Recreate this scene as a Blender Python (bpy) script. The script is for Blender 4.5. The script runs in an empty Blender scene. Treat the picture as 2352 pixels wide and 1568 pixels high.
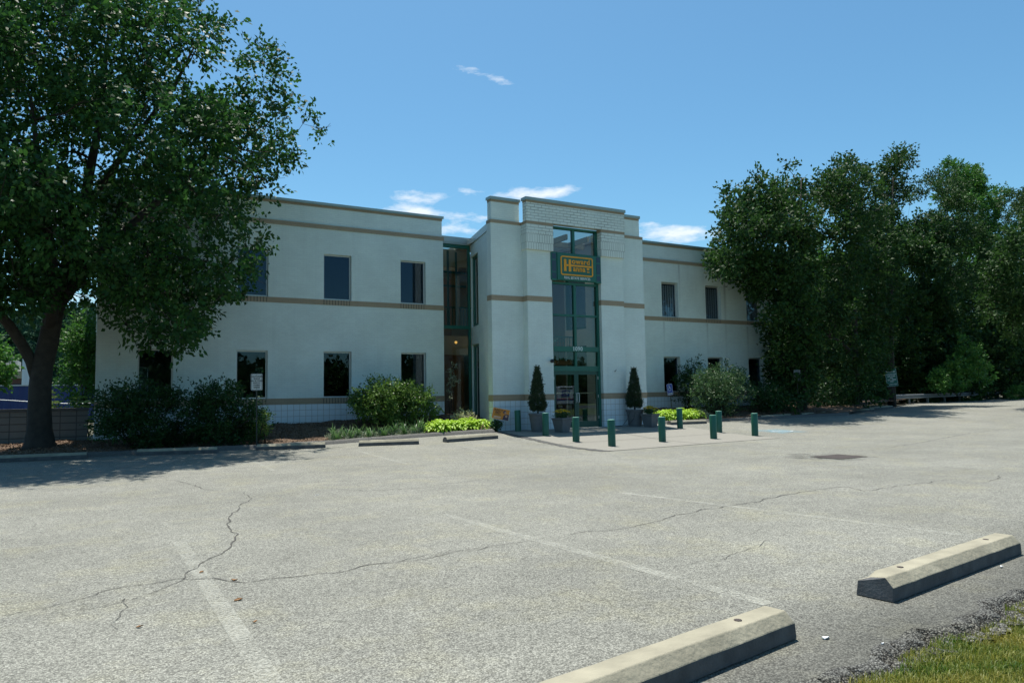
import bpy, math, random
import numpy as np
# ============================================================ camera, sky, sun, exposure
sc = bpy.context.scene
COL = sc.collection
F_PX, CX, CY = 1670.0, 1176.0, 784.0          # focal length and centre, in units of a 2352 px wide picture
CAMZ = 1.4
yaw = math.radians(60.05); pitch = math.radians(4.178); roll = 0.0165
_F = np.array([math.cos(yaw), math.sin(yaw), 0.0]); _R = np.array([math.sin(yaw), -math.cos(yaw), 0.0]); _U = np.array([0, 0, 1.0])
_fw = _F*math.cos(pitch) + _U*math.sin(pitch); _up = _U*math.cos(pitch) - _F*math.sin(pitch)
_r = _R*math.cos(roll) - _up*math.sin(roll); _u = _up*math.cos(roll) + _R*math.sin(roll)
ROT = np.array([_r, _u, _fw]); CAM = np.array([0, 0, CAMZ])
from mathutils import Matrix, Vector
cd = bpy.data.cameras.new('camera'); cam = bpy.data.objects.new('camera', cd); COL.objects.link(cam)
cd.sensor_fit = 'HORIZONTAL'; cd.sensor_width = 36; cd.lens = F_PX/2352*36; cd.clip_start = 0.1; cd.clip_end = 3000
cam.matrix_world = Matrix(((_r[0], _u[0], -_fw[0], 0), (_r[1], _u[1], -_fw[1], 0), (_r[2], _u[2], -_fw[2], CAMZ), (0, 0, 0, 1)))
sc.camera = cam
SUN_EL = math.radians(72.3)
SUN_DIR = np.array([0.20, 0.98])             # towards the sun, on plan: behind the building
def ray(x, y): return ROT.T @ np.array([(x-CX)/F_PX, (CY-y)/F_PX, 1.0])
def at(x, y, Y):                                # surveyed point on the vertical plane at depth Y
    d = ray(x, y); return CAM + d*(Y/d[1])
def onz(x, y, z):
    d = ray(x, y); return CAM + d*((z-CAMZ)/d[2])

w = bpy.data.worlds.new('World'); sc.world = w; w.use_nodes = True
nt = w.node_tree; nt.nodes.clear()
def N(t, typ, **k):
    n = t.nodes.new(typ)
    for a, b in k.items(): setattr(n, a, b)
    return n
def LK(t, a, b): t.links.new(a, b)
def math_(t, op, a, b=None, c=None, clamp=False):
    n = N(t, 'ShaderNodeMath', operation=op); n.use_clamp = clamp
    for i, v in enumerate((a, b, c)):
        if v is None: continue
        if isinstance(v, (int, float)): n.inputs[i].default_value = v
        else: LK(t, v, n.inputs[i])
    return n.outputs[0]
sky = N(nt, 'ShaderNodeTexSky', sky_type='NISHITA'); sky.sun_disc = False
sky.sun_elevation = SUN_EL; sky.sun_rotation = math.atan2(SUN_DIR[0], SUN_DIR[1])
sky.air_density = 1.0; sky.dust_density = 0.9; sky.ozone_density = 2.0; sky.altitude = 200
hs = N(nt, 'ShaderNodeHueSaturation'); hs.inputs['Saturation'].default_value = 1.08; hs.inputs['Value'].default_value = 1.0
LK(nt, sky.outputs[0], hs.inputs['Color'])
skt = N(nt, 'ShaderNodeMix', data_type='RGBA', blend_type='MULTIPLY'); skt.inputs['Factor'].default_value = 1; LK(nt, hs.outputs[0], skt.inputs['A']); skt.inputs['B'].default_value = (.76, 1.11, 1.11, 1)
tc = N(nt, 'ShaderNodeTexCoord')
nz = N(nt, 'ShaderNodeTexNoise'); nz.inputs['Scale'].default_value = 17; nz.inputs['Detail'].default_value = 9; nz.inputs['Roughness'].default_value = .62
mp = N(nt, 'ShaderNodeMapping'); mp.inputs['Scale'].default_value = (1, 1, 3.2)
LK(nt, tc.outputs['Generated'], mp.inputs['Vector']); LK(nt, mp.outputs[0], nz.inputs['Vector'])
total = None
def cloud(px, py, wx, wy, amp, tilt=0.0):       # a wisp of cloud in one direction of the sky
    global total
    d = ray(px, py); d = d/np.linalg.norm(d)
    a = np.cross(d, [0, 0, 1.0]); a /= np.linalg.norm(a); b = np.cross(a, d)
    a2 = a*math.cos(tilt)+b*math.sin(tilt); b2 = b*math.cos(tilt)-a*math.sin(tilt)
    def dot(v):
        n = N(nt, 'ShaderNodeVectorMath', operation='DOT_PRODUCT'); LK(nt, tc.outputs['Generated'], n.inputs[0]); n.inputs[1].default_value = tuple(v); return n.outputs['Value']
    fa = math_(nt, 'POWER', math_(nt, 'ABSOLUTE', math_(nt, 'MULTIPLY', dot(a2), F_PX/wx)), 2.0)
    fb = math_(nt, 'POWER', math_(nt, 'ABSOLUTE', math_(nt, 'MULTIPLY', math_(nt, 'SUBTRACT', dot(b2), 0.0), F_PX/wy)), 2.0)
    e = math_(nt, 'MULTIPLY', math_(nt, 'EXPONENT', math_(nt, 'MULTIPLY', math_(nt, 'ADD', fa, fb), -1.0)), amp)
    front = math_(nt, 'GREATER_THAN', dot(d), 0.2)
    e = math_(nt, 'MULTIPLY', e, front)
    total = e if total is None else math_(nt, 'ADD', total, e)
for c in [(960, 452, 75, 18, 1.15, 0), (1240, 445, 105, 24, 1.4, -.06), (960, 488, 140, 14, 1.35, -.05), (1060, 527, 90, 20, 1.3, 0), (1560, 538, 110, 22, 1.5, -.1),
          (1070, 438, 25, 9, .6, -.3), (1080, 163, 60, 16, 1.0, -.15), (1150, 184, 35, 9, .9, -.2), (1490, 512, 30, 7, .7, 0), (640, 440, 40, 14, .8, -.2),
          (60, 20, 60, 20, 1.1, -.6), (50, 460, 80, 40, 1.2, 0), (250, 560, 160, 60, 1.1, 0), (780, 120, 40, 8, .3, 0), (200, 700, 200, 40, .9, 0), (2300, 585, 120, 25, 1.0, 0)]:
    cloud(*c)
msk = math_(nt, 'MULTIPLY', math_(nt, 'SUBTRACT', math_(nt, 'ADD', total, math_(nt, 'MULTIPLY', nz.outputs['Fac'], 3.4)), 2.45), 1.1, clamp=True)
msk = math_(nt, 'MULTIPLY', msk, .85)
msk = math_(nt, 'MULTIPLY', msk, math_(nt, 'MULTIPLY', math_(nt, 'SUBTRACT', total, .06), 2.2, clamp=True))
mx = N(nt, 'ShaderNodeMix', data_type='RGBA'); LK(nt, msk, mx.inputs['Factor']); LK(nt, skt.outputs['Result'], mx.inputs['A']); mx.inputs['B'].default_value = (7.8, 8.2, 8.6, 1)
bg = N(nt, 'ShaderNodeBackground'); LK(nt, mx.outputs['Result'], bg.inputs['Color']); bg.inputs['Strength'].default_value = 0.081
wo = N(nt, 'ShaderNodeOutputWorld'); LK(nt, bg.outputs[0], wo.inputs['Surface'])
sd = bpy.data.lights.new('sun', 'SUN'); sd.energy = 4.5; sd.angle = math.radians(0.53); sd.color = (1.0, .955, .88)
sun = bpy.data.objects.new('sun', sd); COL.objects.link(sun)
_sv = Vector((SUN_DIR[0]*math.cos(SUN_EL), SUN_DIR[1]*math.cos(SUN_EL), math.sin(SUN_EL)))
sun.rotation_euler = _sv.to_track_quat('Z', 'Y').to_euler(); sun.location = (20, 20, 40)
sc.view_settings.view_transform = 'Standard'; sc.view_settings.look = 'None'
sc.view_settings.exposure = 0.70; sc.view_settings.gamma = 1
sc.render.engine = 'CYCLES'; sc.cycles.samples = 192
sc.cycles.max_bounces = 8; sc.cycles.transparent_max_bounces = 16; sc.cycles.caustics_reflective = False; sc.cycles.caustics_refractive = False

# ============================================================ helpers
def sstep(v, a, b):
    t = np.clip((np.asarray(v, float)-a)/(b-a), 0, 1); return t*t*(3-2*t)
def g(x, y):                                     # height of the car park and of the ground round it
    a = sstep(y, 15.5, 21.3)
    wx = sstep(x, 4, 11.5)
    return a*(.04+.15*wx) + .10*sstep(x, 21, 46)*sstep(y, 8, 20)
def gz(x, y): return float(g(x, y))
def hit(px, py):                                 # where the line of sight meets the ground
    z = 0.0
    for _ in range(30):
        p = onz(px, py, z); z = .5*z+.5*gz(p[0], p[1])
    p = onz(px, py, z); return np.array([p[0], p[1], gz(p[0], p[1])])
class MB:
    def __init__(s): s.v = []; s.f = []; s.m = []; s.smooth = []
    def add(s, vs, fs, mi=0, smooth=False):
        o = len(s.v); s.v += [tuple(map(float, p)) for p in vs]
        for f in fs: s.f.append(tuple(o+i for i in f)); s.m.append(mi); s.smooth.append(smooth)
        return s
    def box(s, x0, y0, z0, x1, y1, z1, mi=0):
        return s.add([(x0,y0,z0),(x1,y0,z0),(x1,y1,z0),(x0,y1,z0),(x0,y0,z1),(x1,y0,z1),(x1,y1,z1),(x0,y1,z1)],
                     [(0,3,2,1),(4,5,6,7),(0,1,5,4),(1,2,6,5),(2,3,7,6),(3,0,4,7)], mi)
    def poly(s, pts, mi=0): return s.add(pts, [tuple(range(len(pts)))], mi)
    def prism(s, prof, p0, p1, side, up=(0,0,1), mi=0):    # a profile (a along side, b along up) swept from p0 to p1
        p0, p1, side, up = map(np.array, (p0, p1, side, up)); n = len(prof)
        vs = [p0+side*a+up*b for a, b in prof]+[p1+side*a+up*b for a, b in prof]
        fs = [(i, (i+1) % n, n+(i+1) % n, n+i) for i in range(n)]+[tuple(range(n))[::-1], tuple(range(n, 2*n))]
        return s.add(vs, fs, mi)
    def lathe(s, prof, c=(0,0,0), n=24, mi=0, smooth=True, sq=0):
        vs = []
        for r, z in prof:
            for i in range(n):
                a = 2*math.pi*(i+.5*(n == 4))/n; vs.append((c[0]+r*math.cos(a), c[1]+r*math.sin(a), c[2]+z))
        fs = []
        for k in range(len(prof)-1):
            for i in range(n): fs.append((k*n+i, k*n+(i+1) % n, (k+1)*n+(i+1) % n, (k+1)*n+i))
        s.add(vs, fs, mi, smooth)
        s.add([vs[i] for i in range(n)], [tuple(range(n))[::-1]], mi)
        s.add(vs[-n:], [tuple(range(n))], mi)
        return s
    def tube(s, pts, rad, n=7, mi=0, cap=True):
        P = np.array(pts, float); m = len(P); R = np.broadcast_to(np.array(rad, float), (m,)) if np.ndim(rad) else np.full(m, float(rad))
        vs = []; ref = np.array([.31, .17, .93])
        for i in range(m):
            t = P[min(i+1, m-1)]-P[max(i-1, 0)]; t = t/(np.linalg.norm(t)+1e-9)
            rf = ref if abs(t@ref) < .95 else np.array([1., 0, 0])
            a = np.cross(t, rf); a /= np.linalg.norm(a); b = np.cross(t, a)
            for k in range(n):
                an = 2*math.pi*k/n; vs.append(P[i]+R[i]*(a*math.cos(an)+b*math.sin(an)))
        fs = [(i*n+k, i*n+(k+1) % n, (i+1)*n+(k+1) % n, (i+1)*n+k) for i in range(m-1) for k in range(n)]
        if cap: fs += [tuple(range(n))[::-1], tuple(range((m-1)*n, m*n))]
        return s.add(vs, fs, mi, True)
    def build(s, name, mats, parent=None, loc=(0,0,0), bevel=0):
        me = bpy.data.meshes.new(name); me.from_pydata(s.v, [], s.f)
        for m in (mats if isinstance(mats, (list, tuple)) else [mats]): me.materials.append(m)
        me.polygons.foreach_set('material_index', s.m); me.polygons.foreach_set('use_smooth', s.smooth); me.update()
        o = bpy.data.objects.new(name, me); COL.objects.link(o); o.location = loc
        if parent: o.parent = parent
        if bevel:
            b = o.modifiers.new('bevel', 'BEVEL'); b.width = bevel; b.segments = 2; b.limit_method = 'ANGLE'; b.angle_limit = .6
        return o
def tag(o, label=None, cat=None, group=None, kind=None):
    if label: o['label'] = label
    if cat: o['category'] = cat
    if group: o['group'] = group
    if kind: o['kind'] = kind
    return o
def empty(name, loc, label=None, cat=None, group=None, rz=0):
    o = bpy.data.objects.new(name, None); COL.objects.link(o); o.location = tuple(map(float, loc)); o.rotation_euler = (0, 0, rz); o.empty_display_size = .2
    return tag(o, label, cat, group)
def copy_tree(o, parent=None):
    c = o.copy(); COL.objects.link(c)
    c.parent = parent
    for ch in [q for q in bpy.data.objects if q.parent is o and q is not c]: copy_tree(ch, c)
    return c
def raw_mesh(name, V, Fq, mat, parent=None, tint=None, smooth=False):
    V = np.asarray(V, np.float32); Fq = np.asarray(Fq, np.int32); k = Fq.shape[1]
    me = bpy.data.meshes.new(name); me.vertices.add(len(V)); me.vertices.foreach_set('co', V.ravel())
    me.loops.add(Fq.size); me.loops.foreach_set('vertex_index', Fq.ravel())
    me.polygons.add(len(Fq)); me.polygons.foreach_set('loop_start', np.arange(0, Fq.size, k, dtype=np.int32))
    if smooth: me.polygons.foreach_set('use_smooth', np.ones(len(Fq), bool))
    me.update(calc_edges=True); me.validate()
    if tint is not None:
        at_ = me.attributes.new('tint', 'FLOAT', 'POINT'); at_.data.foreach_set('value', np.asarray(tint, np.float32))
    me.materials.append(mat)
    o = bpy.data.objects.new(name, me); COL.objects.link(o)
    if parent: o.parent = parent
    return o

# ============================================================ materials
def mat(name, col, rough=.7, metal=0, spec=.5, noise=None, bump=None):
    m = bpy.data.materials.new(name); m.use_nodes = True; t = m.node_tree; b = t.nodes['Principled BSDF']
    b.inputs['Base Color'].default_value = (*col, 1); b.inputs['Roughness'].default_value = rough; b.inputs['Metallic'].default_value = metal
    b.inputs['Specular IOR Level'].default_value = spec
    if noise:
        sc_, amt = noise; c = N(t, 'ShaderNodeTexCoord'); n = N(t, 'ShaderNodeTexNoise'); n.inputs['Scale'].default_value = sc_; n.inputs['Detail'].default_value = 6
        LK(t, c.outputs['Object'], n.inputs['Vector'])
        r = N(t, 'ShaderNodeMapRange'); r.inputs['From Min'].default_value = .25; r.inputs['From Max'].default_value = .75; r.inputs['To Min'].default_value = 1-amt; r.inputs['To Max'].default_value = 1+amt
        LK(t, n.outputs['Fac'], r.inputs['Value'])
        x = N(t, 'ShaderNodeVectorMath', operation='SCALE'); x.inputs[0].default_value = col; LK(t, r.outputs[0], x.inputs['Scale']); LK(t, x.outputs[0], b.inputs['Base Color'])
        if bump:
            bp = N(t, 'ShaderNodeBump'); bp.inputs['Strength'].default_value = bump; bp.inputs['Distance'].default_value = .01
            n2 = N(t, 'ShaderNodeTexNoise'); n2.inputs['Scale'].default_value = sc_*6; n2.inputs['Detail'].default_value = 5; LK(t, c.outputs['Object'], n2.inputs['Vector'])
            LK(t, n2.outputs['Fac'], bp.inputs['Height']); LK(t, bp.outputs[0], b.inputs['Normal'])
    return m
def wallcoord(t):                                # metres along the wall and up it, whichever way it faces
    ge = N(t, 'ShaderNodeNewGeometry'); s = N(t, 'ShaderNodeSeparateXYZ'); LK(t, ge.outputs['Position'], s.inputs[0])
    sn = N(t, 'ShaderNodeSeparateXYZ'); LK(t, ge.outputs['True Normal'], sn.inputs[0])
    side = math_(t, 'GREATER_THAN', math_(t, 'ABSOLUTE', sn.outputs[0]), .6)
    u = math_(t, 'ADD', math_(t, 'MULTIPLY', s.outputs[1], side), math_(t, 'MULTIPLY', s.outputs[0], math_(t, 'SUBTRACT', 1.0, side)))
    c = N(t, 'ShaderNodeCombineXYZ'); LK(t, u, c.inputs[0]); LK(t, s.outputs[2], c.inputs[1])
    return c.outputs[0], s
def brickmat(name, col, mortar, bw, bh, ms, zoff=0.0, bumpd=.004, offset=.5, patchy=False, stains=False, rough=.75):
    m = bpy.data.materials.new(name); m.use_nodes = True; t = m.node_tree; b = t.nodes['Principled BSDF']
    uv, s = wallcoord(t)
    ad = N(t, 'ShaderNodeVectorMath', operation='ADD'); LK(t, uv, ad.inputs[0]); ad.inputs[1].default_value = (0, zoff, 0)
    br = N(t, 'ShaderNodeTexBrick'); LK(t, ad.outputs[0], br.inputs['Vector']); br.offset = offset; br.squash = 1
    br.inputs['Scale'].default_value = 1; br.inputs['Brick Width'].default_value = bw; br.inputs['Row Height'].default_value = bh
    br.inputs['Mortar Size'].default_value = ms; br.inputs['Mortar Smooth'].default_value = .2
    br.inputs['Color1'].default_value = (*[c*1.02 for c in col], 1); br.inputs['Color2'].default_value = (*[c*.97 for c in col], 1); br.inputs['Mortar'].default_value = (*mortar, 1)
    n = N(t, 'ShaderNodeTexNoise'); n.inputs['Scale'].default_value = .9; n.inputs['Detail'].default_value = 8; n.inputs['Roughness'].default_value = .62
    ge = N(t, 'ShaderNodeNewGeometry'); LK(t, ge.outputs['Position'], n.inputs['Vector'])
    r = N(t, 'ShaderNodeMapRange'); r.inputs['From Min'].default_value = .3; r.inputs['From Max'].default_value = .7; r.inputs['To Min'].default_value = .9; r.inputs['To Max'].default_value = 1.04
    LK(t, n.outputs['Fac'], r.inputs['Value'])
    # thin vertical run-off dirt
    st = N(t, 'ShaderNodeTexNoise'); st.inputs['Scale'].default_value = 1; st.inputs['Detail'].default_value = 4
    sm = N(t, 'ShaderNodeMapping'); sm.inputs['Scale'].default_value = (5, 5, .35); LK(t, ge.outputs['Position'], sm.inputs['Vector']); LK(t, sm.outputs[0], st.inputs['Vector'])
    r2 = N(t, 'ShaderNodeMapRange'); r2.inputs['From Min'].default_value = .55; r2.inputs['From Max'].default_value = .8; r2.inputs['To Min'].default_value = 1; r2.inputs['To Max'].default_value = .94
    LK(t, st.outputs['Fac'], r2.inputs['Value'])
    fac = math_(t, 'MULTIPLY', r.outputs[0], r2.outputs[0])
    if stains:                                   # mossy streaks under the upper band
        for sx, zt, zl, wd, am in ((25.95, 7.2, 2.2, .07, .75), (23.1, 7.2, 1.3, .05, .35), (22.1, 4.55, 1.0, .05, .3), (24.75, 4.55, .9, .05, .3), (27.4, 4.5, 1.2, .06, .35), (27.0, 7.2, .9, .05, .35)):
            ex = math_(t, 'EXPONENT', math_(t, 'MULTIPLY', math_(t, 'POWER', math_(t, 'ABSOLUTE', math_(t, 'DIVIDE', math_(t, 'SUBTRACT', s.outputs[0], sx), wd)), 2.0), -1.0))
            below = math_(t, 'LESS_THAN', s.outputs[2], zt)
            fz = math_(t, 'EXPONENT', math_(t, 'MULTIPLY', math_(t, 'ABSOLUTE', math_(t, 'DIVIDE', math_(t, 'SUBTRACT', s.outputs[2], zt), zl)), -1.3))
            k = math_(t, 'MULTIPLY', math_(t, 'MULTIPLY', ex, fz), math_(t, 'MULTIPLY', below, am))
            k = math_(t, 'MULTIPLY', k, math_(t, 'MULTIPLY', n.outputs['Fac'], 1.9, clamp=True))
            fac = math_(t, 'MULTIPLY', fac, math_(t, 'SUBTRACT', 1.0, k))
    if patchy:
        pn = N(t, 'ShaderNodeTexNoise'); pn.inputs['Scale'].default_value = 1.1; pn.inputs['Detail'].default_value = 5; LK(t, ge.outputs['Position'], pn.inputs['Vector'])
        pr = N(t, 'ShaderNodeMapRange'); pr.inputs['From Min'].default_value = .36; pr.inputs['From Max'].default_value = .62; LK(t, pn.outputs['Fac'], pr.inputs['Value'])
        pm = N(t, 'ShaderNodeMix', data_type='RGBA'); LK(t, pr.outputs[0], pm.inputs['Factor']); pm.inputs['A'].default_value = (*[c*.80 for c in col], 1); pm.inputs['B'].default_value = (*mortar, 1); LK(t, pm.outputs['Result'], br.inputs['Mortar'])
    x = N(t, 'ShaderNodeVectorMath', operation='SCALE'); LK(t, br.outputs['Color'], x.inputs[0]); LK(t, fac, x.inputs['Scale']); LK(t, x.outputs[0], b.inputs['Base Color'])
    b.inputs['Roughness'].default_value = rough
    bp = N(t, 'ShaderNodeBump'); bp.inputs['Strength'].default_value = 1; bp.inputs['Distance'].default_value = bumpd; bp.invert = True
    LK(t, br.outputs['Fac'], bp.inputs['Height']); LK(t, bp.outputs[0], b.inputs['Normal'])
    return m
WHITE = (.71, .79, .745)
M = {}
M['brick'] = brickmat('painted_brick', WHITE, (.65, .73, .70), .2, .0667, .006, stains=True)
M['rough_brick'] = brickmat('header_brick', (.70, .765, .72), (.30, .32, .30), .30, .1, .010, zoff=-.03, bumpd=.012, patchy=True)
M['soldier'] = brickmat('soldier_brick', (.70, .755, .70), (.30, .32, .30), .1, .3, .008, bumpd=.01, offset=.5, patchy=True)
M['tile'] = brickmat('glazed_base_tile', (.70, .77, .80), (.38, .36, .33), .2, .2, .006, zoff=0.0, bumpd=.003, offset=0, rough=.45)
M['band'] = brickmat('tan_brick_band', (.37, .285, .19), (.31, .24, .165), .2, .09, .005, zoff=0, rough=.7)
M['sillbrick'] = brickmat('tan_sill_brick', (.36, .275, .185), (.09, .08, .06), .1, .3, .012, bumpd=.01, offset=0)
M['cope'] = mat('coping_metal', (.30, .37, .355), .45, .3, noise=(1.2, .08))
M['fascia'] = mat('fascia_metal', (.36, .42, .41), .4, .4, noise=(1.0, .06))
M['green'] = mat('green_frame_paint', (.012, .115, .085), .35, noise=(2, .1))
M['darkgreen'] = mat('door_green_paint', (.008, .07, .055), .3)
M['alu'] = mat('aluminium', (.55, .57, .56), .4, .4)
M['chrome'] = mat('polished_steel', (.75, .76, .76), .18, 1.0)
M['dark'] = mat('dark_metal', (.02, .02, .022), .5)
M['black'] = mat('black_plastic', (.01, .01, .012), .5)
M['plaster'] = mat('cream_plaster', (.50, .45, .33), .9, noise=(1, .05))
M['grayplaster'] = mat('grey_plaster', (.55, .56, .52), .9)
M['wood'] = mat('brown_wood', (.26, .13, .055), .5, noise=(3, .2))
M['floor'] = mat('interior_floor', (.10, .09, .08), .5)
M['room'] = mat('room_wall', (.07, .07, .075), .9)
M['ceil'] = mat('ceiling_tile', (.25, .25, .24), .9)
M['roof'] = mat('roof_membrane', (.12, .12, .12), .9, noise=(2, .15))
M['yellow'] = mat('sign_yellow', (.80, .33, .01), .45)
M['signgreen'] = mat('sign_green', (.012, .12, .085), .4, noise=(1.5, .08))
M['whitepaint'] = mat('white_paint', (.72, .74, .73), .5)
M['lettergrey'] = mat('letter_grey', (.60, .68, .66), .5)
M['louver'] = mat('dark_panel', (.02, .045, .075), .3)
M['blind'] = mat('vertical_blind', (.42, .45, .47), .8)
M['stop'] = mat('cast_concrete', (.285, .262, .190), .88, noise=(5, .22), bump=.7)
M['stopshade'] = mat('shaded_concrete_side', (.10, .10, .10), .95, noise=(9, .3), bump=.5)  # upright faces of the wheel stops: their shade is put into this darker colour
M['bollard'] = mat('bollard_green', (.012, .098, .062), .42, noise=(4, .14))
M['planter'] = mat('planter_slate', (.13, .135, .14), .7, noise=(8, .15), bump=.3)
M['post'] = mat('sign_post_metal', (.03, .035, .03), .6)
M['galv'] = mat('galvanised_steel', (.17, .18, .19), .55, .5, noise=(3, .2))
M['rust'] = mat('rusty_iron', (.050, .038, .034), .85, noise=(14, .35), bump=.6)
M['soil'] = mat('potting_soil', (.04, .03, .02), 1)
M['bark'] = mat('bark', (.038, .032, .025), .95, noise=(7, .35), bump=1.0)
M['barkd'] = mat('dark_bark', (.035, .03, .024), .95, noise=(7, .3), bump=1.0)
def glass(name, tint, refl=.12, rough=.01):
    m = bpy.data.materials.new(name); m.use_nodes = True; t = m.node_tree; t.nodes.clear()
    tr = N(t, 'ShaderNodeBsdfTransparent'); tr.inputs[0].default_value = (*tint, 1)
    gl = N(t, 'ShaderNodeBsdfGlossy'); gl.inputs['Roughness'].default_value = rough; gl.inputs['Color'].default_value = (.62, .82, 1, 1)
    fr = N(t, 'ShaderNodeFresnel'); gg = N(t, 'ShaderNodeNewGeometry'); LK(t, math_(t, 'SUBTRACT', 1.5, math_(t, 'MULTIPLY', gg.outputs['Backfacing'], 1.5-1/1.5)), fr.inputs['IOR'])   # thin pane: the same from both sides
    f = math_(t, 'ADD', math_(t, 'MULTIPLY', fr.outputs[0], 1.0), refl, clamp=True)
    ms = N(t, 'ShaderNodeMixShader'); LK(t, f, ms.inputs[0]); LK(t, tr.outputs[0], ms.inputs[1]); LK(t, gl.outputs[0], ms.inputs[2])
    o = N(t, 'ShaderNodeOutputMaterial'); LK(t, ms.outputs[0], o.inputs['Surface'])
    return m
M['glass'] = glass('tinted_glass', (.46, .51, .57), .0)
M['glassclear'] = glass('clear_glass', (.74, .78, .80), .0)
M['glasslobby'] = glass('lobby_glass', (.46, .48, .44), .03)
def leafmat(name, a, b, transl=.25, rough=.42, spec=.45):
    m = bpy.data.materials.new(name); m.use_nodes = True; t = m.node_tree; t.nodes.clear()
    at_ = N(t, 'ShaderNodeAttribute', attribute_name='tint')
    mx = N(t, 'ShaderNodeMix', data_type='RGBA'); LK(t, at_.outputs['Fac'], mx.inputs['Factor']); mx.inputs['A'].default_value = (*a, 1); mx.inputs['B'].default_value = (*b, 1)
    p = N(t, 'ShaderNodeBsdfPrincipled'); LK(t, mx.outputs['Result'], p.inputs['Base Color']); p.inputs['Roughness'].default_value = rough; p.inputs['Specular IOR Level'].default_value = spec
    tl = N(t, 'ShaderNodeBsdfTranslucent'); LK(t, mx.outputs['Result'], tl.inputs['Color'])
    ms = N(t, 'ShaderNodeMixShader'); ms.inputs[0].default_value = transl; LK(t, p.outputs[0], ms.inputs[1]); LK(t, tl.outputs[0], ms.inputs[2])
    o = N(t, 'ShaderNodeOutputMaterial'); LK(t, ms.outputs[0], o.inputs['Surface'])
    return m
M['leaf'] = leafmat('pear_leaves', (.016, .058, .018), (.045, .130, .020), .36, .55, .28)
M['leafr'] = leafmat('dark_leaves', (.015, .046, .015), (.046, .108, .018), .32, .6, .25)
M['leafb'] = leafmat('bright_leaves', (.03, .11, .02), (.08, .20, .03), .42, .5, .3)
M['leafs'] = leafmat('dark_shrub_leaves', (.014, .05, .015), (.035, .10, .02), .3, .5, .3)
M['leafc'] = leafmat('lilac_shrub_leaves', (.032, .085, .018), (.15, .26, .045), .32, .5, .3)
M['leafg'] = leafmat('grey_green_leaves', (.035, .09, .03), (.085, .16, .06), .3, .5, .3)
M['hosta'] = leafmat('hosta_leaves', (.18, .36, .02), (.42, .62, .05), .3, .5, .3)
M['hostad'] = leafmat('dark_hosta_leaves', (.02, .07, .02), (.04, .11, .03), .2)
M['varieg'] = leafmat('variegated_leaves', (.16, .22, .08), (.75, .75, .45), .25)
M['blade'] = leafmat('strap_leaves', (.05, .13, .03), (.14, .26, .09), .3)
M['silver'] = leafmat('silver_ground_leaves', (.16, .22, .13), (.38, .42, .30), .2)
M['vine'] = leafmat('vine_leaves', (.03, .11, .022), (.12, .28, .05), .35, .5, .3)
M['conifer'] = leafmat('arborvitae_leaves', (.012, .035, .016), (.03, .065, .022), .1)
M['grass'] = leafmat('lawn_blades', (.06, .14, .010), (.33, .29, .06), .35, .55)
M['flower'] = leafmat('yellow_petals', (.65, .42, .02), (.75, .55, .03), .2)
M['sumac'] = leafmat('sumac_leaves', (.10, .20, .03), (.30, .38, .12), .45)
M['hillleaf'] = leafmat('far_hill_leaves', (.014, .045, .030), (.035, .085, .045), .1, .8, .1)

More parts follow.
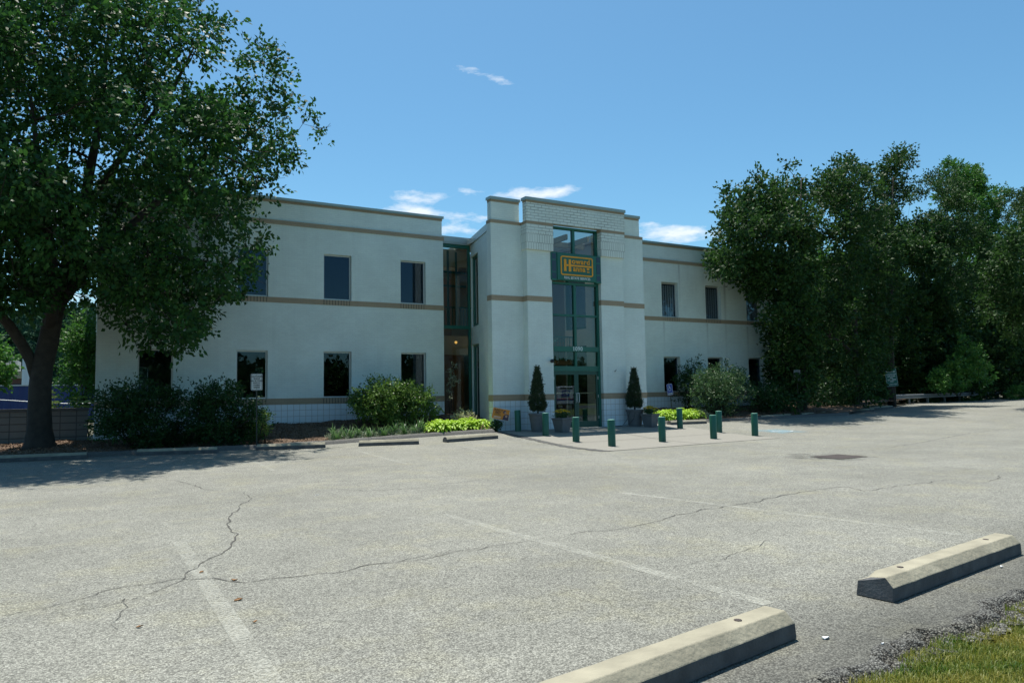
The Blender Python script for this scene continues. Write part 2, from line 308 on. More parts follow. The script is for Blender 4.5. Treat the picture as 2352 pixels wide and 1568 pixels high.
def asphalt_mat(name, base, amp, rusty=.4):
    m = bpy.data.materials.new(name); m.use_nodes = True; t = m.node_tree; b = t.nodes['Principled BSDF']
    ge = N(t, 'ShaderNodeNewGeometry'); P = ge.outputs['Position']
    def noise(s, d=4, r=.5):
        n = N(t, 'ShaderNodeTexNoise'); n.inputs['Scale'].default_value = s; n.inputs['Detail'].default_value = d; n.inputs['Roughness'].default_value = r; LK(t, P, n.inputs['Vector']); return n.outputs['Fac']
    def mr(v, a, b_, c, d):
        r = N(t, 'ShaderNodeMapRange'); LK(t, v, r.inputs['Value'])
        for i, q in enumerate((a, b_, c, d)): r.inputs[i+1].default_value = q
        return r.outputs[0]
    vo = N(t, 'ShaderNodeTexVoronoi'); vo.inputs['Scale'].default_value = 105; LK(t, P, vo.inputs['Vector'])
    sepc = N(t, 'ShaderNodeSeparateColor'); LK(t, vo.outputs['Color'], sepc.inputs[0])
    stone = mr(sepc.outputs[0], 0, 1, 1-amp, 1+amp*.8)
    gap = mr(vo.outputs['Distance'], .25, .75, 1.08, 1-amp*.95)
    vo2 = N(t, 'ShaderNodeTexVoronoi'); vo2.inputs['Scale'].default_value = 33; LK(t, P, vo2.inputs['Vector'])
    sc2 = N(t, 'ShaderNodeSeparateColor'); LK(t, vo2.outputs['Color'], sc2.inputs[0])
    big = mr(sc2.outputs[0], 0, 1, .90, 1.08)
    patch = mr(noise(.35, 6, .6), .3, .7, .84, 1.12)
    mid = mr(noise(2.2, 6, .6), .3, .7, .90, 1.08)
    f = math_(t, 'MULTIPLY', math_(t, 'MULTIPLY', math_(t, 'MULTIPLY', stone, gap), math_(t, 'MULTIPLY', patch, mid)), big)
    f = math_(t, 'MULTIPLY', f, mr(noise(.9, 3, .5), .66, .74, 1.0, .86))
    # the strip beside the lawn is newer and darker
    s = N(t, 'ShaderNodeSeparateXYZ'); LK(t, P, s.inputs[0])
    edge = math_(t, 'ADD', math_(t, 'SUBTRACT', s.outputs[1], math_(t, 'MULTIPLY', s.outputs[0], .13)), math_(t, 'MULTIPLY', noise(1.5, 5, .6), .5))
    f = math_(t, 'MULTIPLY', f, mr(edge, 2.35, 3.3, .50, 1.0))
    x = N(t, 'ShaderNodeVectorMath', operation='SCALE'); LK(t, f, x.inputs['Scale'])
    wm = N(t, 'ShaderNodeMix', data_type='RGBA'); wm.inputs['A'].default_value = (*base, 1); wm.inputs['B'].default_value = (base[0]*1.03, base[1]*1.0, base[2]*.86, 1)
    LK(t, mr(noise(1.1, 5, .7), .5, .75, 0, 1), wm.inputs['Factor']); LK(t, wm.outputs['Result'], x.inputs[0])
    LK(t, x.outputs[0], b.inputs['Base Color']); b.inputs['Roughness'].default_value = .92; b.inputs['Specular IOR Level'].default_value = .25
    bp = N(t, 'ShaderNodeBump'); bp.inputs['Strength'].default_value = .9; bp.inputs['Distance'].default_value = .005; bp.invert = True
    LK(t, vo.outputs['Distance'], bp.inputs['Height']); LK(t, bp.outputs[0], b.inputs['Normal'])
    return m
M['asphalt'] = asphalt_mat('worn_asphalt', (.272, .271, .233), .46)
M['asphaltedge'] = asphalt_mat('broken_asphalt_edge', (.30, .30, .27), .85)
M['asphaltdark'] = mat('dark_asphalt', (.085, .085, .08), .95, noise=(30, .35), bump=1)
M['kerb'] = mat('asphalt_kerb', (.11, .107, .097), .95, noise=(20, .3), bump=1)
M['pad'] = mat('exposed_aggregate', (.235, .225, .192), .85, noise=(38, .22), bump=1)
M['crack'] = mat('crack_shadow_tar', (.075, .072, .062), 1, noise=(5, .4))
M['mulch'] = mat('mulch', (.13, .085, .055), 1, noise=(22, .55), bump=1)
M['earth'] = mat('earth', (.06, .055, .03), 1, noise=(2, .3))
M['litter'] = mat('litter_white', (.8, .8, .78), .8)
M['deadleaf'] = mat('dead_leaf', (.22, .11, .04), .8)
def wornpaint(name, col, cover, mx_=.55):
    m = bpy.data.materials.new(name); m.use_nodes = True; t = m.node_tree; b = t.nodes['Principled BSDF']; out = t.nodes['Material Output']
    b.inputs['Base Color'].default_value = (*col, 1); b.inputs['Roughness'].default_value = .8
    ge = N(t, 'ShaderNodeNewGeometry'); n = N(t, 'ShaderNodeTexNoise'); n.inputs['Scale'].default_value = 45; n.inputs['Detail'].default_value = 6; LK(t, ge.outputs['Position'], n.inputs['Vector'])
    n2 = N(t, 'ShaderNodeTexNoise'); n2.inputs['Scale'].default_value = 3.0; n2.inputs['Detail'].default_value = 5; LK(t, ge.outputs['Position'], n2.inputs['Vector'])
    f = math_(t, 'ADD', math_(t, 'MULTIPLY', n.outputs['Fac'], 1.5), math_(t, 'MULTIPLY', n2.outputs['Fac'], 1.0))
    f = math_(t, 'MULTIPLY', math_(t, 'SUBTRACT', f, 1.25-cover), 1.5, clamp=True)
    f = math_(t, 'MULTIPLY', f, mx_)
    tr = N(t, 'ShaderNodeBsdfTransparent'); ms = N(t, 'ShaderNodeMixShader'); LK(t, f, ms.inputs[0]); LK(t, tr.outputs[0], ms.inputs[1]); LK(t, b.outputs[0], ms.inputs[2]); LK(t, ms.outputs[0], out.inputs['Surface'])
    return m
M['stripe'] = wornpaint('worn_white_paint', (.50, .50, .43), .20)
M['crackline'] = wornpaint('crack_tar', (.055, .052, .045), .62, .85)
M['bluepaint'] = wornpaint('worn_blue_paint', (.16, .42, .55), .30)
M['whiteworn'] = wornpaint('worn_white_symbol', (.75, .78, .78), .8)

# ============================================================ ground, car park, beds
def sheet(name, xs, ys, zf, m, kind='structure', keep=None):
    X, Y = np.meshgrid(xs, ys); Z = zf(X, Y); nx, ny = len(xs), len(ys)
    V = np.stack([X.ravel(), Y.ravel(), Z.ravel()], 1)
    i = np.arange(nx-1)[None, :]+np.arange(ny-1)[:, None]*nx; i = i.ravel()
    Fq = np.stack([i, i+1, i+1+nx, i+nx], 1)
    if keep is not None:
        c = V[Fq].mean(1); Fq = Fq[keep(c[:, 0], c[:, 1])]
    o = raw_mesh(name, V, Fq, m, smooth=True); return tag(o, kind=kind)
far = np.unique(np.concatenate([np.arange(-900, -60, 60), np.arange(-60, 140, 5), np.arange(140, 1000, 60)]))
sheet('ground', far, far, lambda x, y: g(x, y)-.09, M['earth'])
xs = np.concatenate([np.arange(-60, -10, 5), np.arange(-10, 46, .25), np.arange(46, 90, 2)]); ys = np.concatenate([np.arange(0.0, 26, .25), np.arange(26, 40, 1)])
def lot_keep(x, y):
    k = (y > 4.0)
    inbed = (y > 21.6) & (x < 30)
    farbed = (x >= 30) & (y > 21.6+(x-30)*.45)
    tower = (y > 21.6) & (x > 11) & (x < 19)
    return k & ~inbed & ~farbed & ~tower
rng = np.random.RandomState(3)
def lawn_edge(x): x = np.clip(x, -6, 12); return 2.30+.105*(x-3.18)+.04*np.sin(x*5.1)+.025*np.sin(x*13.7+1)
sheet('parking_lot', xs, ys, lambda x, y: g(x, y)-.0*(x), M['asphalt'], keep=lot_keep)
fx = np.unique(np.concatenate([np.arange(-60, -6, 3), np.arange(-6, 14, .05), np.arange(14, 91, 3)])); V = []; Fq = []
for i, x in enumerate(fx):
    e = float(lawn_edge(x))+.16
    for k in range(9): y = e+(4.05-e)*k/8; V.append((x, y, gz(x, y)-.0006))
    if i:
        for k in range(8): a = (i-1)*9+k; Fq.append((a, a+9, a+10, a+1))
tag(raw_mesh('parking_lot', V, Fq, M['asphalt']), kind='structure')
# crumbling asphalt edge beside the lawn, and the lawn
mb = MB(); prev = None
ex = np.arange(-6, 14, .018); rr = rng.rand(len(ex))
def er(x, k): return lawn_edge(x)+k
V = []; Fq = []
for i, x in enumerate(ex):
    e = lawn_edge(x); j = .022*math.sin(x*23)+.018*math.sin(x*51+2)+rng.normal(0, .014)
    row = [(x, e+.175, .0005), (x, e+.125+j*.7, .003+.010*rng.rand()), (x, e+.09+j*1.2, .006-.02*rng.rand()), (x, e+.065+j*1.3, -.09), (x, e+.02+j*.6, -.09+.03*rng.rand()), (x, e-.03+j, -.02+.035*rng.rand()), (x, e-.10+j, -.012+.02*rng.rand())]
    V += row
    if i:
        for k in range(6): a = (i-1)*7+k; Fq.append((a, a+7, a+8, a+1))
tag(raw_mesh('asphalt_edge', V, Fq, M['asphaltedge']), kind='structure')
sheet('lawn', np.arange(-14, 60, .3), np.concatenate([np.arange(-40, 0, 2), np.arange(0, 3.4, .06)]),
      lambda x, y: np.where(y > lawn_edge(x)+.0, -.12, -.008+.02*np.sin(x*1.3+y*2)), mat('turf_soil', (.11, .13, .03), 1, noise=(9, .4)))
# grass blades in the near corner
def blades(n, xr, yr, h, seed):
    r = np.random.RandomState(seed); x = r.uniform(*xr, n); y = r.uniform(*yr, n)
    k = y < lawn_edge(x)+.02-.12*r.rand(n)**2; x, y = x[k], y[k]; n = len(x)
    a = r.uniform(0, 6.283, n); L = h*(.5+r.rand(n)); ln = r.uniform(0, .8, n); wd = r.uniform(.0012, .0028, n)
    dx, dy = np.cos(a), np.sin(a); z0 = -.015+.02*np.sin(x*1.3+y*2)
    p0 = np.stack([x-dy*wd, y+dx*wd, z0], 1); p1 = np.stack([x+dy*wd, y-dx*wd, z0], 1)
    m_ = np.stack([x+dx*L*ln*.35, y+dy*L*ln*.35, z0+L*.65], 1); tp = np.stack([x+dx*L*ln, y+dy*L*ln, z0+L*(1-.35*ln)], 1)
    w2 = np.stack([-dy*wd*.8, dx*wd*.8, 0*dx], 1)
    V = np.concatenate([p0, p1, m_-w2, m_+w2, tp]); i = np.arange(n)
    T = np.concatenate([np.stack([i, i+n, i+2*n], 1), np.stack([i, i+2*n, i+3*n], 1), np.stack([i+3*n, i+2*n, i+4*n], 1)])
    cl = .5+.5*np.sin(x*7+np.sin(y*9)*2)*np.sin(y*6+x*3); tint = np.clip(cl*.6+r.rand(n)*.6-.1, 0, 1)
    return V, T, np.tile(tint, 5)
V, T, ti = blades(190000, (2.6, 7.6), (.7, 3.0), .042, 5)
o = raw_mesh('lawn_grass', V, T, M['grass'], tint=ti); tag(o, 'short patchy green and straw grass at the near edge of the car park', 'grass', kind='stuff')

def bed_z(x, y):
    up = .22+.26*sstep(x, .5, 4.5)*(1-sstep(x, 26, 34)*.5)
    n = .02*np.sin(x*3.1+y*1.7)+.015*np.sin(x*7.3-y*4.1)
    mound = .16*np.exp(-((x+.6)**2+(y-22.1)**2)/1.1)
    return g(x, y)+.02+sstep(y, 21.05, 24.6)*up+n*sstep(y, 21.1, 21.8)+mound
def bzz(x, y): return float(bed_z(np.array(float(x)), np.array(float(y))))
def leftbed(x, y): return (y > 21.1) & ~((x > 11.45) & (x > 11.75+(y-21.5)*.235))
def rightbed(x, y): return (y > 21.5) & (x > 18.3)
bx = np.arange(-7, 12.8, .12); by = np.concatenate([[21.02], np.arange(21.1, 25.3, .12)])
def bed_rough(x, y): return bed_z(x, y)+.012*np.random.RandomState(8).rand(*x.shape)
bl = sheet('mulch_bed', bx, by, bed_rough, M['mulch'], keep=lambda x, y: (y > 21.0) & ~((x > 11.40) & (y > 21.3) & (x > 11.75+(y-21.5)*.235)) & ~((x > 11.35) & (y < 21.5)))
br_ = sheet('mulch_bed', np.arange(18.2, 47, .2), np.arange(21.3, 33, .2), bed_rough, M['mulch'], keep=lambda x, y: (y > 21.4+np.maximum(x-30, 0)*.45) )
# low asphalt kerb in front of the beds
def kerb(x0, x1, Yf, name='kerb'):
    prof = [(-.16, -.02), (-.10, .07), (-.02, .11), (.10, .11), (.16, .02), (.16, -.05), (-.16, -.05)]
    n = int((x1-x0)/.2)+1; X = np.linspace(x0, x1, n); V = []; Fq = []; r = np.random.RandomState(2)
    for i, x in enumerate(X):
        Y = Yf(x); z = gz(x, Y)
        for a, b in prof: V.append((x, Y+a+r.normal(0, .006), z+b+r.normal(0, .005)))
        if i:
            for k in range(6): a = (i-1)*7+k; Fq.append((a, a+7, a+8, a+1))
    tag(raw_mesh(name, V, Fq, M['kerb'], smooth=True), kind='structure')
kerb(-7, 11.3, lambda x: 20.98+.03*math.sin(x)); kerb(18.45, 30, lambda x: 21.42+.03*math.sin(x)); 
# concrete pad before the entrance
pc = [hit(1397, 1036), hit(1790, 1006), hit(1545, 984), hit(1165, 999)]
def inside(poly, x, y):
    c = np.zeros(np.shape(x), bool); n = len(poly)
    for i in range(n):
        x0, y0 = poly[i][:2]; x1, y1 = poly[(i+1) % n][:2]
        k = ((y0 > y) != (y1 > y)) & (x < (x1-x0)*(y-y0)/(y1-y0+1e-12)+x0); c ^= k
    return c
PAD = [(pc[0][0], pc[0][1]), (pc[1][0], pc[1][1]), (18.6, 21.36), (11.7, 21.36), (11.55, 20.2)]
def param_sheet(name, q, nu, nv, off, m):
    V = []; Fq = []
    for j in range(nv+1):
        for i in range(nu+1):
            u, v = i/nu, j/nv; p = (1-v)*((1-u)*q[0]+u*q[1])+v*((1-u)*q[3]+u*q[2]); V.append((p[0], p[1], gz(p[0], p[1])+off))
    for j in range(nv):
        for i in range(nu): a = j*(nu+1)+i; Fq.append((a, a+1, a+nu+2, a+nu+1))
    return tag(raw_mesh(name, V, Fq, m), kind='structure')
Q = [np.array(p) for p in ((pc[0][0], pc[0][1]), (pc[1][0], pc[1][1]), (18.75, 21.34), (11.62, 21.34))]
param_sheet('entrance_pavement', Q, 60, 50, .006, M['pad'])
# slab joints and white edge line on the pad
def strip(name, pts, wd, off, m, jit=0, seed=0, taper=False):
    r = np.random.RandomState(seed); P = [];
    for i in range(len(pts)-1):
        a, b = np.array(pts[i][:2]), np.array(pts[i+1][:2]); n = max(1, int(np.linalg.norm(b-a)/(.07 if jit else .4)))
        for k in range(n): P.append(a+(b-a)*k/n)
    P.append(np.array(pts[-1][:2])); P = np.array(P); 
    if jit: 
        q = r.normal(0, jit, P.shape); q[1:-1] = (q[:-2]+q[1:-1]*1.5+q[2:])/2; P = P+q
    V = []; Fq = []
    for i in range(len(P)):
        t = P[min(i+1, len(P)-1)]-P[max(i-1, 0)]; t = t/(np.linalg.norm(t)+1e-9); nrm = np.array([-t[1], t[0]])
        ww = wd*(.35+1.0*r.rand()) if jit else wd
        if taper: ww *= math.sin(math.pi*min(1, max(.08, i/max(1, len(P)-1))))**.4
        for s_ in (-.5, .5): q = P[i]+nrm*ww*s_; V.append((q[0], q[1], gz(q[0], q[1])+off))
        if i: a = 2*i-2; Fq.append((a, a+1, a+3, a+2))
    return tag(raw_mesh(name, V, Fq, m), kind='structure')
for f in (.36, .70): strip('pavement_joint', [Q[0]*(1-f)+Q[3]*f, Q[1]*(1-f)+Q[2]*f], .02, .011, M['crack'])
strip('pavement_joint', [Q[0]*.5+Q[1]*.5, Q[3]*.5+Q[2]*.5], .02, .0115, M['crack'])
strip('pavement_joint', [Q[0], Q[1]], .02, .012, M['crack'], jit=.006)
strip('asphalt_seam', [Q[0]+[-.12, -.05], Q[3]+[-.15, 0]], .26, .008, M['asphaltdark'], jit=.03)
# painted bay lines
def A5(x, y): return (.4883*x, 976.2+.4883*y)
def A6(x, y): return (861.3+.6338*x, 976.2+.6338*y)
for p, q, wd in ((hit(1018, 1181), hit(1765, 1387), .12), (hit(411, 1244), (.80, 2.6), .12), (hit(1432, 1132), hit(2300, 1240), .11), (hit(820, 1034), hit(930, 1064), .10), (hit(582, 1058), hit(628, 1081), .10), (hit(1064, 1026), hit(1148, 1042), .10),
                 (hit(1995, 966), hit(2120, 975), .1), (hit(2020, 928.5), hit(2352, 935), .12)):
    strip('bay_line', [p, q], wd, .004, M['stripe'])
ar = [hit(*A5(x, y)) for x, y in ((0, 278), (120, 300), (210, 335), (240, 365), (215, 410), (120, 470), (0, 510))]
# cracks
cr = [([A5(*p) for p in ((0,900),(240,855),(340,830),(470,785),(600,755),(740,740),(850,722),(1000,722),(1100,730),(1190,740),(1300,718),(1450,705),(1600,688),(1750,655),(1900,635),(2000,615),(2352,570))], .016),
      ([A5(*p) for p in ((590,822),(700,780),(850,725),(930,660),(1080,585),(1110,530),(1070,470),(1090,420),(1140,370),(1180,345),(1130,310))], .02),
      ([A5(*p) for p in ((790,255),(900,275),(950,300),(1040,310))], .018),
      ([A5(*p) for p in ((0,458),(240,415),(450,405),(700,390),(1000,370),(1300,345))], .013),
      ([A5(*p) for p in ((1480,290),(1700,310),(1940,300),(2100,285),(2352,282))], .016), ([A5(*p) for p in ((1300,270),(1700,262),(2100,240),(2352,238))], .02),
      ([A5(*p) for p in ((0,925),(200,890),(380,872),(560,840),(590,822),(560,900),(545,980))], .008),
      ([A6(*p) for p in ((0,503),(150,490),(250,465),(420,440),(600,415))], .012), ([A6(*p) for p in ((700,400),(940,368),(1120,320),(1220,303),(1390,275),(1560,240),(1700,222),(1780,240),(1940,215),(2100,195),(2200,192))], .022),
      ([A6(*p) for p in ((1050,515),(1260,487),(1310,460),(1400,440),(1425,410))], .009), ([A6(*p) for p in ((560,630),(700,600),(870,588))], .006),
      ([A6(*p) for p in ((0,240),(180,222),(450,190),(900,190),(1070,175),(1300,178))], .018), ([A6(*p) for p in ((1790,93),(1950,68),(2150,30),(2352,5))], .03),
      ([A6(*p) for p in ((1800,30),(2000,32),(2352,36))], .03), ([A6(*p) for p in ((2220,205),(2265,195),(2262,180))], .02)]
for i, (p, wd) in enumerate(cr): strip('asphalt_crack', [hit(*q) for q in p], wd*.9, .005, M['crackline'], jit=.022, seed=i, taper=True)
# drain grate
dq = [hit(1857, 1051.5), hit(1946.6, 1053.5), hit(1980, 1047), hit(1923.5, 1043.5)]
dc = sum(dq)/4; e1 = ((dq[1]-dq[0])+(dq[2]-dq[3]))/2; e2 = ((dq[3]-dq[0])+(dq[2]-dq[1]))/2
u1 = e1/np.linalg.norm(e1); ang = math.atan2(u1[1], u1[0])
strip('asphalt_stain', [hit(1838, 1050), hit(1995, 1047)], 1.6, .0035, wornpaint('drain_grime', (.06, .057, .05), .12), jit=.06, seed=5, taper=True)
dr = empty('drain_grate', (dc[0], dc[1], gz(dc[0], dc[1])), 'rusty iron drain grate sunk in the asphalt right of the bollards', 'drain grate', rz=0)
L1, L2 = .44, .70
mb = MB(); mb.box(-L1, -L2/2, -.06, L1, -L2/2+.05, .008); mb.box(-L1, L2/2-.05, -.06, L1, L2/2, .008); mb.box(-L1, -L2/2+.05, -.06, -L1+.05, L2/2-.05, .008); mb.box(L1-.05, -L2/2+.05, -.06, L1, L2/2-.05, .008)
mb.build('frame', M['rust'], dr)
mb = MB()
for k in range(16): x = -L1+.075+k*(2*L1-.15)/15; mb.box(x-.022, -L2/2+.05, -.02, x+.022, L2/2-.05, .006)
for y in (-.3, 0, .3): mb.box(-L1+.05, y-.02, -.03, L1-.05, y+.02, .0065)
mb.build('bars', M['rust'], dr)
MB().box(-L1+.05, -L2/2+.05, .0045, L1-.05, L2/2-.05, .0048).build('pit', M['crack'], dr)
# blue accessible-bay marking
bq = hit(1792, 990)
mk = empty('accessible_bay_marking', bq, 'faded blue painted square with white wheelchair symbol on the asphalt', 'bay marking'); mk['kind'] = 'structure'
del mk['category']; del mk['label']
def wheelchair(s=1.0, z=0.0, m_='', depth=0):    # flat symbol in the XY plane
    mb = MB(); r = .022
    def disc(c, R, n=18): mb.poly([(c[0]+R*math.cos(2*math.pi*i/n), c[1]+R*math.sin(2*math.pi*i/n), z) for i in range(n)])
    def bar(a, b, wd=.05):
        a, b = np.array(a), np.array(b); t = (b-a)/np.linalg.norm(b-a); n = np.array([-t[1], t[0]])*wd/2
        mb.poly([(*(a-n), z), (*(b-n), z), (*(b+n), z), (*(a+n), z)])
    disc((-.06, .40), .06)
    bar((-.06, .33), (-.03, .08), .07); bar((-.04, .20), (.14, .20), .045); bar((-.05, .07), (.15, .07), .06); bar((.13, .09), (.24, -.17), .055); bar((.22, -.15), (.31, -.12), .045)
    R0 = .20; c = (0, -.06); n = 20; a0, a1 = math.radians(125), math.radians(350)
    for i in range(n):
        p = a0+(a1-a0)*i/n; q = a0+(a1-a0)*(i+1)/n
        mb.poly([(c[0]+R0*math.cos(p), c[1]+R0*math.sin(p), z), (c[0]+(R0+.05)*math.cos(p), c[1]+(R0+.05)*math.sin(p), z), (c[0]+(R0+.05)*math.cos(q), c[1]+(R0+.05)*math.sin(q), z), (c[0]+R0*math.cos(q), c[1]+R0*math.sin(q), z)][::-1])
    mb.v = [(x*s, y*s, zz) for x, y, zz in mb.v]
    return mb
b0 = MB(); n_ = 8
for i in range(n_):
    for j in range(n_):
        q = [(-.62+1.24*(i+a)/n_, -.62+1.24*(j+b)/n_) for a, b in ((0,0),(1,0),(1,1),(0,1))]
        b0.poly([(x, y, gz(bq[0]+x, bq[1]+y)-bq[2]+.004) for x, y in q])
b0.build('blue_square', M['bluepaint'], mk); wc = wheelchair(1.4, .009); wc.build('wheelchair_symbol', M['whiteworn'], mk)

# ============================================================ the office building
ob = empty('office_building', (11.3, 24.7, 0), 'two storey white painted brick office building with green framed entrance tower', 'building')
OB = np.array([11.3, 24.7, 0.0])
def bpart(mb, name, m, parent=None, bevel=0, label=None):
    par = parent or ob
    o = mb.build(name, m, None, bevel=bevel)
    if parent is None: o.location = tuple(-OB); o.parent = ob
    else: o.parent = parent
    if label: o['label'] = label
    return o
def wall(mb, P0, P1, z0, z1, th, holes, nrm, mi=0, zcuts=(), mis=None):
    """wall from P0 to P1 on plan, outer face there, thickness th away from nrm, with holes (s0, s1, z0, z1) in metres along it"""
    P0, P1 = np.array(P0, float), np.array(P1, float); L = np.linalg.norm(P1-P0); u = (P1-P0)/L; nrm = np.array(nrm, float)
    S = sorted(set([0, L]+[h[0] for h in holes]+[h[1] for h in holes])); Zs = sorted(set([z0, z1]+[h[2] for h in holes]+[h[3] for h in holes]+list(zcuts)))
    def solid(i, j):
        if i < 0 or j < 0 or i >= len(S)-1 or j >= len(Zs)-1: return False
        s = (S[i]+S[i+1])/2; z = (Zs[j]+Zs[j+1])/2
        return not any(h[0] < s < h[1] and h[2] < z < h[3] for h in holes)
    def pt(s, z, d): p = P0+u*s-nrm*d; return (p[0], p[1], z)
    for i in range(len(S)-1):
        for j in range(len(Zs)-1):
            if not solid(i, j): continue
            a, b, c, d = S[i], S[i+1], Zs[j], Zs[j+1]; k = mi if mis is None else mis(c, d)
            mb.poly([pt(a, c, 0), pt(b, c, 0), pt(b, d, 0), pt(a, d, 0)], k); mb.poly([pt(a, c, th), pt(a, d, th), pt(b, d, th), pt(b, c, th)], k)
            if not solid(i-1, j): mb.poly([pt(a, c, 0), pt(a, d, 0), pt(a, d, th), pt(a, c, th)], k)
            if not solid(i+1, j): mb.poly([pt(b, c, 0), pt(b, c, th), pt(b, d, th), pt(b, d, 0)], k)
            if not solid(i, j-1): mb.poly([pt(a, c, 0), pt(a, c, th), pt(b, c, th), pt(b, c, 0)], k)
            if not solid(i, j+1): mb.poly([pt(a, d, 0), pt(b, d, 0), pt(b, d, th), pt(a, d, th)], k)
    return mb
WY = 24.7; ZL, ZLb = 1.4, 1.2; ZM, ZMb = 4.76, 4.58; ZU, ZUb = 7.36, 7.22; ZT = 8.05
WALLM = [M['brick'], M['tile'], M['rough_brick'], M['soldier'], M['plaster'], M['room']]
def wing(x0, x1, wins, outer):
    mb = MB(); holes = []
    for x in wins: holes += [(x-x0, x-x0+.98, 1.4, 2.98), (x-x0, x-x0+.98, 4.77, 6.35)]
    wall(mb, (x0, WY), (x1, WY), -.1, ZU, .24, holes, (0, -1), zcuts=(ZLb,), mis=lambda c, d: 1 if d <= ZLb+.01 else 0)
    bpart(mb, 'front_wall', WALLM)
    mb = MB(); mb.box(x0+.03, WY+.035, ZU-.05, x1-.03, WY+.3, ZT)          # parapet
    mb.box(x0+.03, WY+.3, ZU-.05, x0+.3, 36.7, ZT); mb.box(x1-.3, WY+.3, ZU-.05, x1-.03, 36.7, ZT); mb.box(x0+.3, 36.4, ZU-.05, x1-.3, 36.7, ZT)
    bpart(mb, 'parapet', WALLM)
    mb = MB()                                                              # side and rear walls
    mb.box(x0, WY+.24, -.1, x0+.24, 37, ZU-.052, 0); mb.box(x1-.24, WY+.24, -.1, x1, 37, ZU-.052, 0)
    wall(mb, (x1-.24, 37), (x0+.24, 37), -.1, ZU-.052, .24, [(x1-.24-x-.98, x1-.24-x, a, b) for x in wins for a, b in ((1.5, 2.9), (4.8, 6.3))], (0, 1))
    bpart(mb, 'rear_wall', WALLM)
    mb = MB(); mb.box(x0+.3, WY+.3, ZU-.3, x1-.3, 36.4, ZU-.06); bpart(mb, 'roof', M['roof'])
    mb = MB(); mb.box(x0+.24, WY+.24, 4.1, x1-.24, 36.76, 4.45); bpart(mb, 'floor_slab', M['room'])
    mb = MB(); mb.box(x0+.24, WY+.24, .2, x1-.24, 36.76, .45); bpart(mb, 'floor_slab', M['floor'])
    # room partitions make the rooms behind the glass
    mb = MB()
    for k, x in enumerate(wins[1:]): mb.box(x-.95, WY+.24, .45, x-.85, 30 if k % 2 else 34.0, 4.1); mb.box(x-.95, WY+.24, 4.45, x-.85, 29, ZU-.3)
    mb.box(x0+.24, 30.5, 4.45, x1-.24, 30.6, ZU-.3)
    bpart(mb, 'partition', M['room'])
    # bands
    for za, zb, pr in ((ZLb, ZL, .008), (ZMb, ZM, .012), (ZUb, ZU, .03)):
        b = MB(); b.box(x0-pr, WY-pr, za, x1+pr, WY+.02, zb)
        if outer < 0: b.box(x0-pr, WY+.02, za, x0+.02, 37.0, zb)
        bpart(b, 'band', M['band'])
    b = MB(); b.box(x0+.015, WY+.02, ZT-.085, x1-.015, WY+.036, ZT-.002)
    bpart(b, 'band', M['band'])
    c = MB(); c.box(x0-.03, WY-.03, ZT, x1+.03, WY+.36, ZT+.09); c.box(x0-.03, WY+.36, ZT, x0+.33, 36.74, ZT+.09); c.box(x1-.33, WY+.36, ZT, x1+.03, 36.74, ZT+.09)
    bpart(c, 'coping', M['cope'])
def win(x, z0, z1, Y, ww=.98, rec=.11, blind=0, sillb=True, first=[None]):
    fw = .045
    b = MB(); X1 = x+ww
    b.box(x, Y+rec, z0, x+fw, Y+rec+.05, z1); b.box(X1-fw, Y+rec, z0, X1, Y+rec+.05, z1); b.box(x+fw, Y+rec, z0, X1-fw, Y+rec+.05, z0+fw); b.box(x+fw, Y+rec, z1-fw, X1-fw, Y+rec+.05, z1)
    fr = bpart(b, 'window', M['alu'])
    p = MB(); p.box(x+fw, Y+rec+.02, z0+fw, X1-fw, Y+rec+.028, z1-fw); p.build('pane', M['glassclear' if blind else 'glass'], fr)
    if blind:
        q = MB(); n = 7
        for k in range(n):
            xx = x+.08+k*(ww-.16)/(n-1); a = -.5 if blind == 1 else -1.0
            q.poly([(xx-.038*math.cos(a), Y+rec+.12-.038*math.sin(a), z0+.05), (xx+.038*math.cos(a), Y+rec+.12+.038*math.sin(a), z0+.05), (xx+.038*math.cos(a), Y+rec+.12+.038*math.sin(a), z1-.08), (xx-.038*math.cos(a), Y+rec+.12-.038*math.sin(a), z1-.08)])
        q.build('blind', M['blind'], fr)
    if sillb:
        s = MB(); s.box(x-.01, Y-.02, z0-.19, X1+.01, Y+.02, z0-.012); s.box(x+.001, Y-.02+.04, z0-.10, X1-.001, Y+rec, z0+.001)
        s.build('sill', M['sillbrick'], fr)
    return fr
LW = [1.15, 3.97, 6.79, 9.60]; RW = [22.02, 24.70, 27.38]
wing(0.05, 11.30, LW, -1); wing(18.38, 29.31, RW, 1)
for x in LW: win(x, 1.4, 2.98, WY); win(x, 4.77, 6.35, WY)
for i, x in enumerate(RW): win(x, 1.4, 2.98, WY, rec=.16); win(x, 4.77, 6.33, WY, rec=.16, blind=1 if i == 0 else 2)

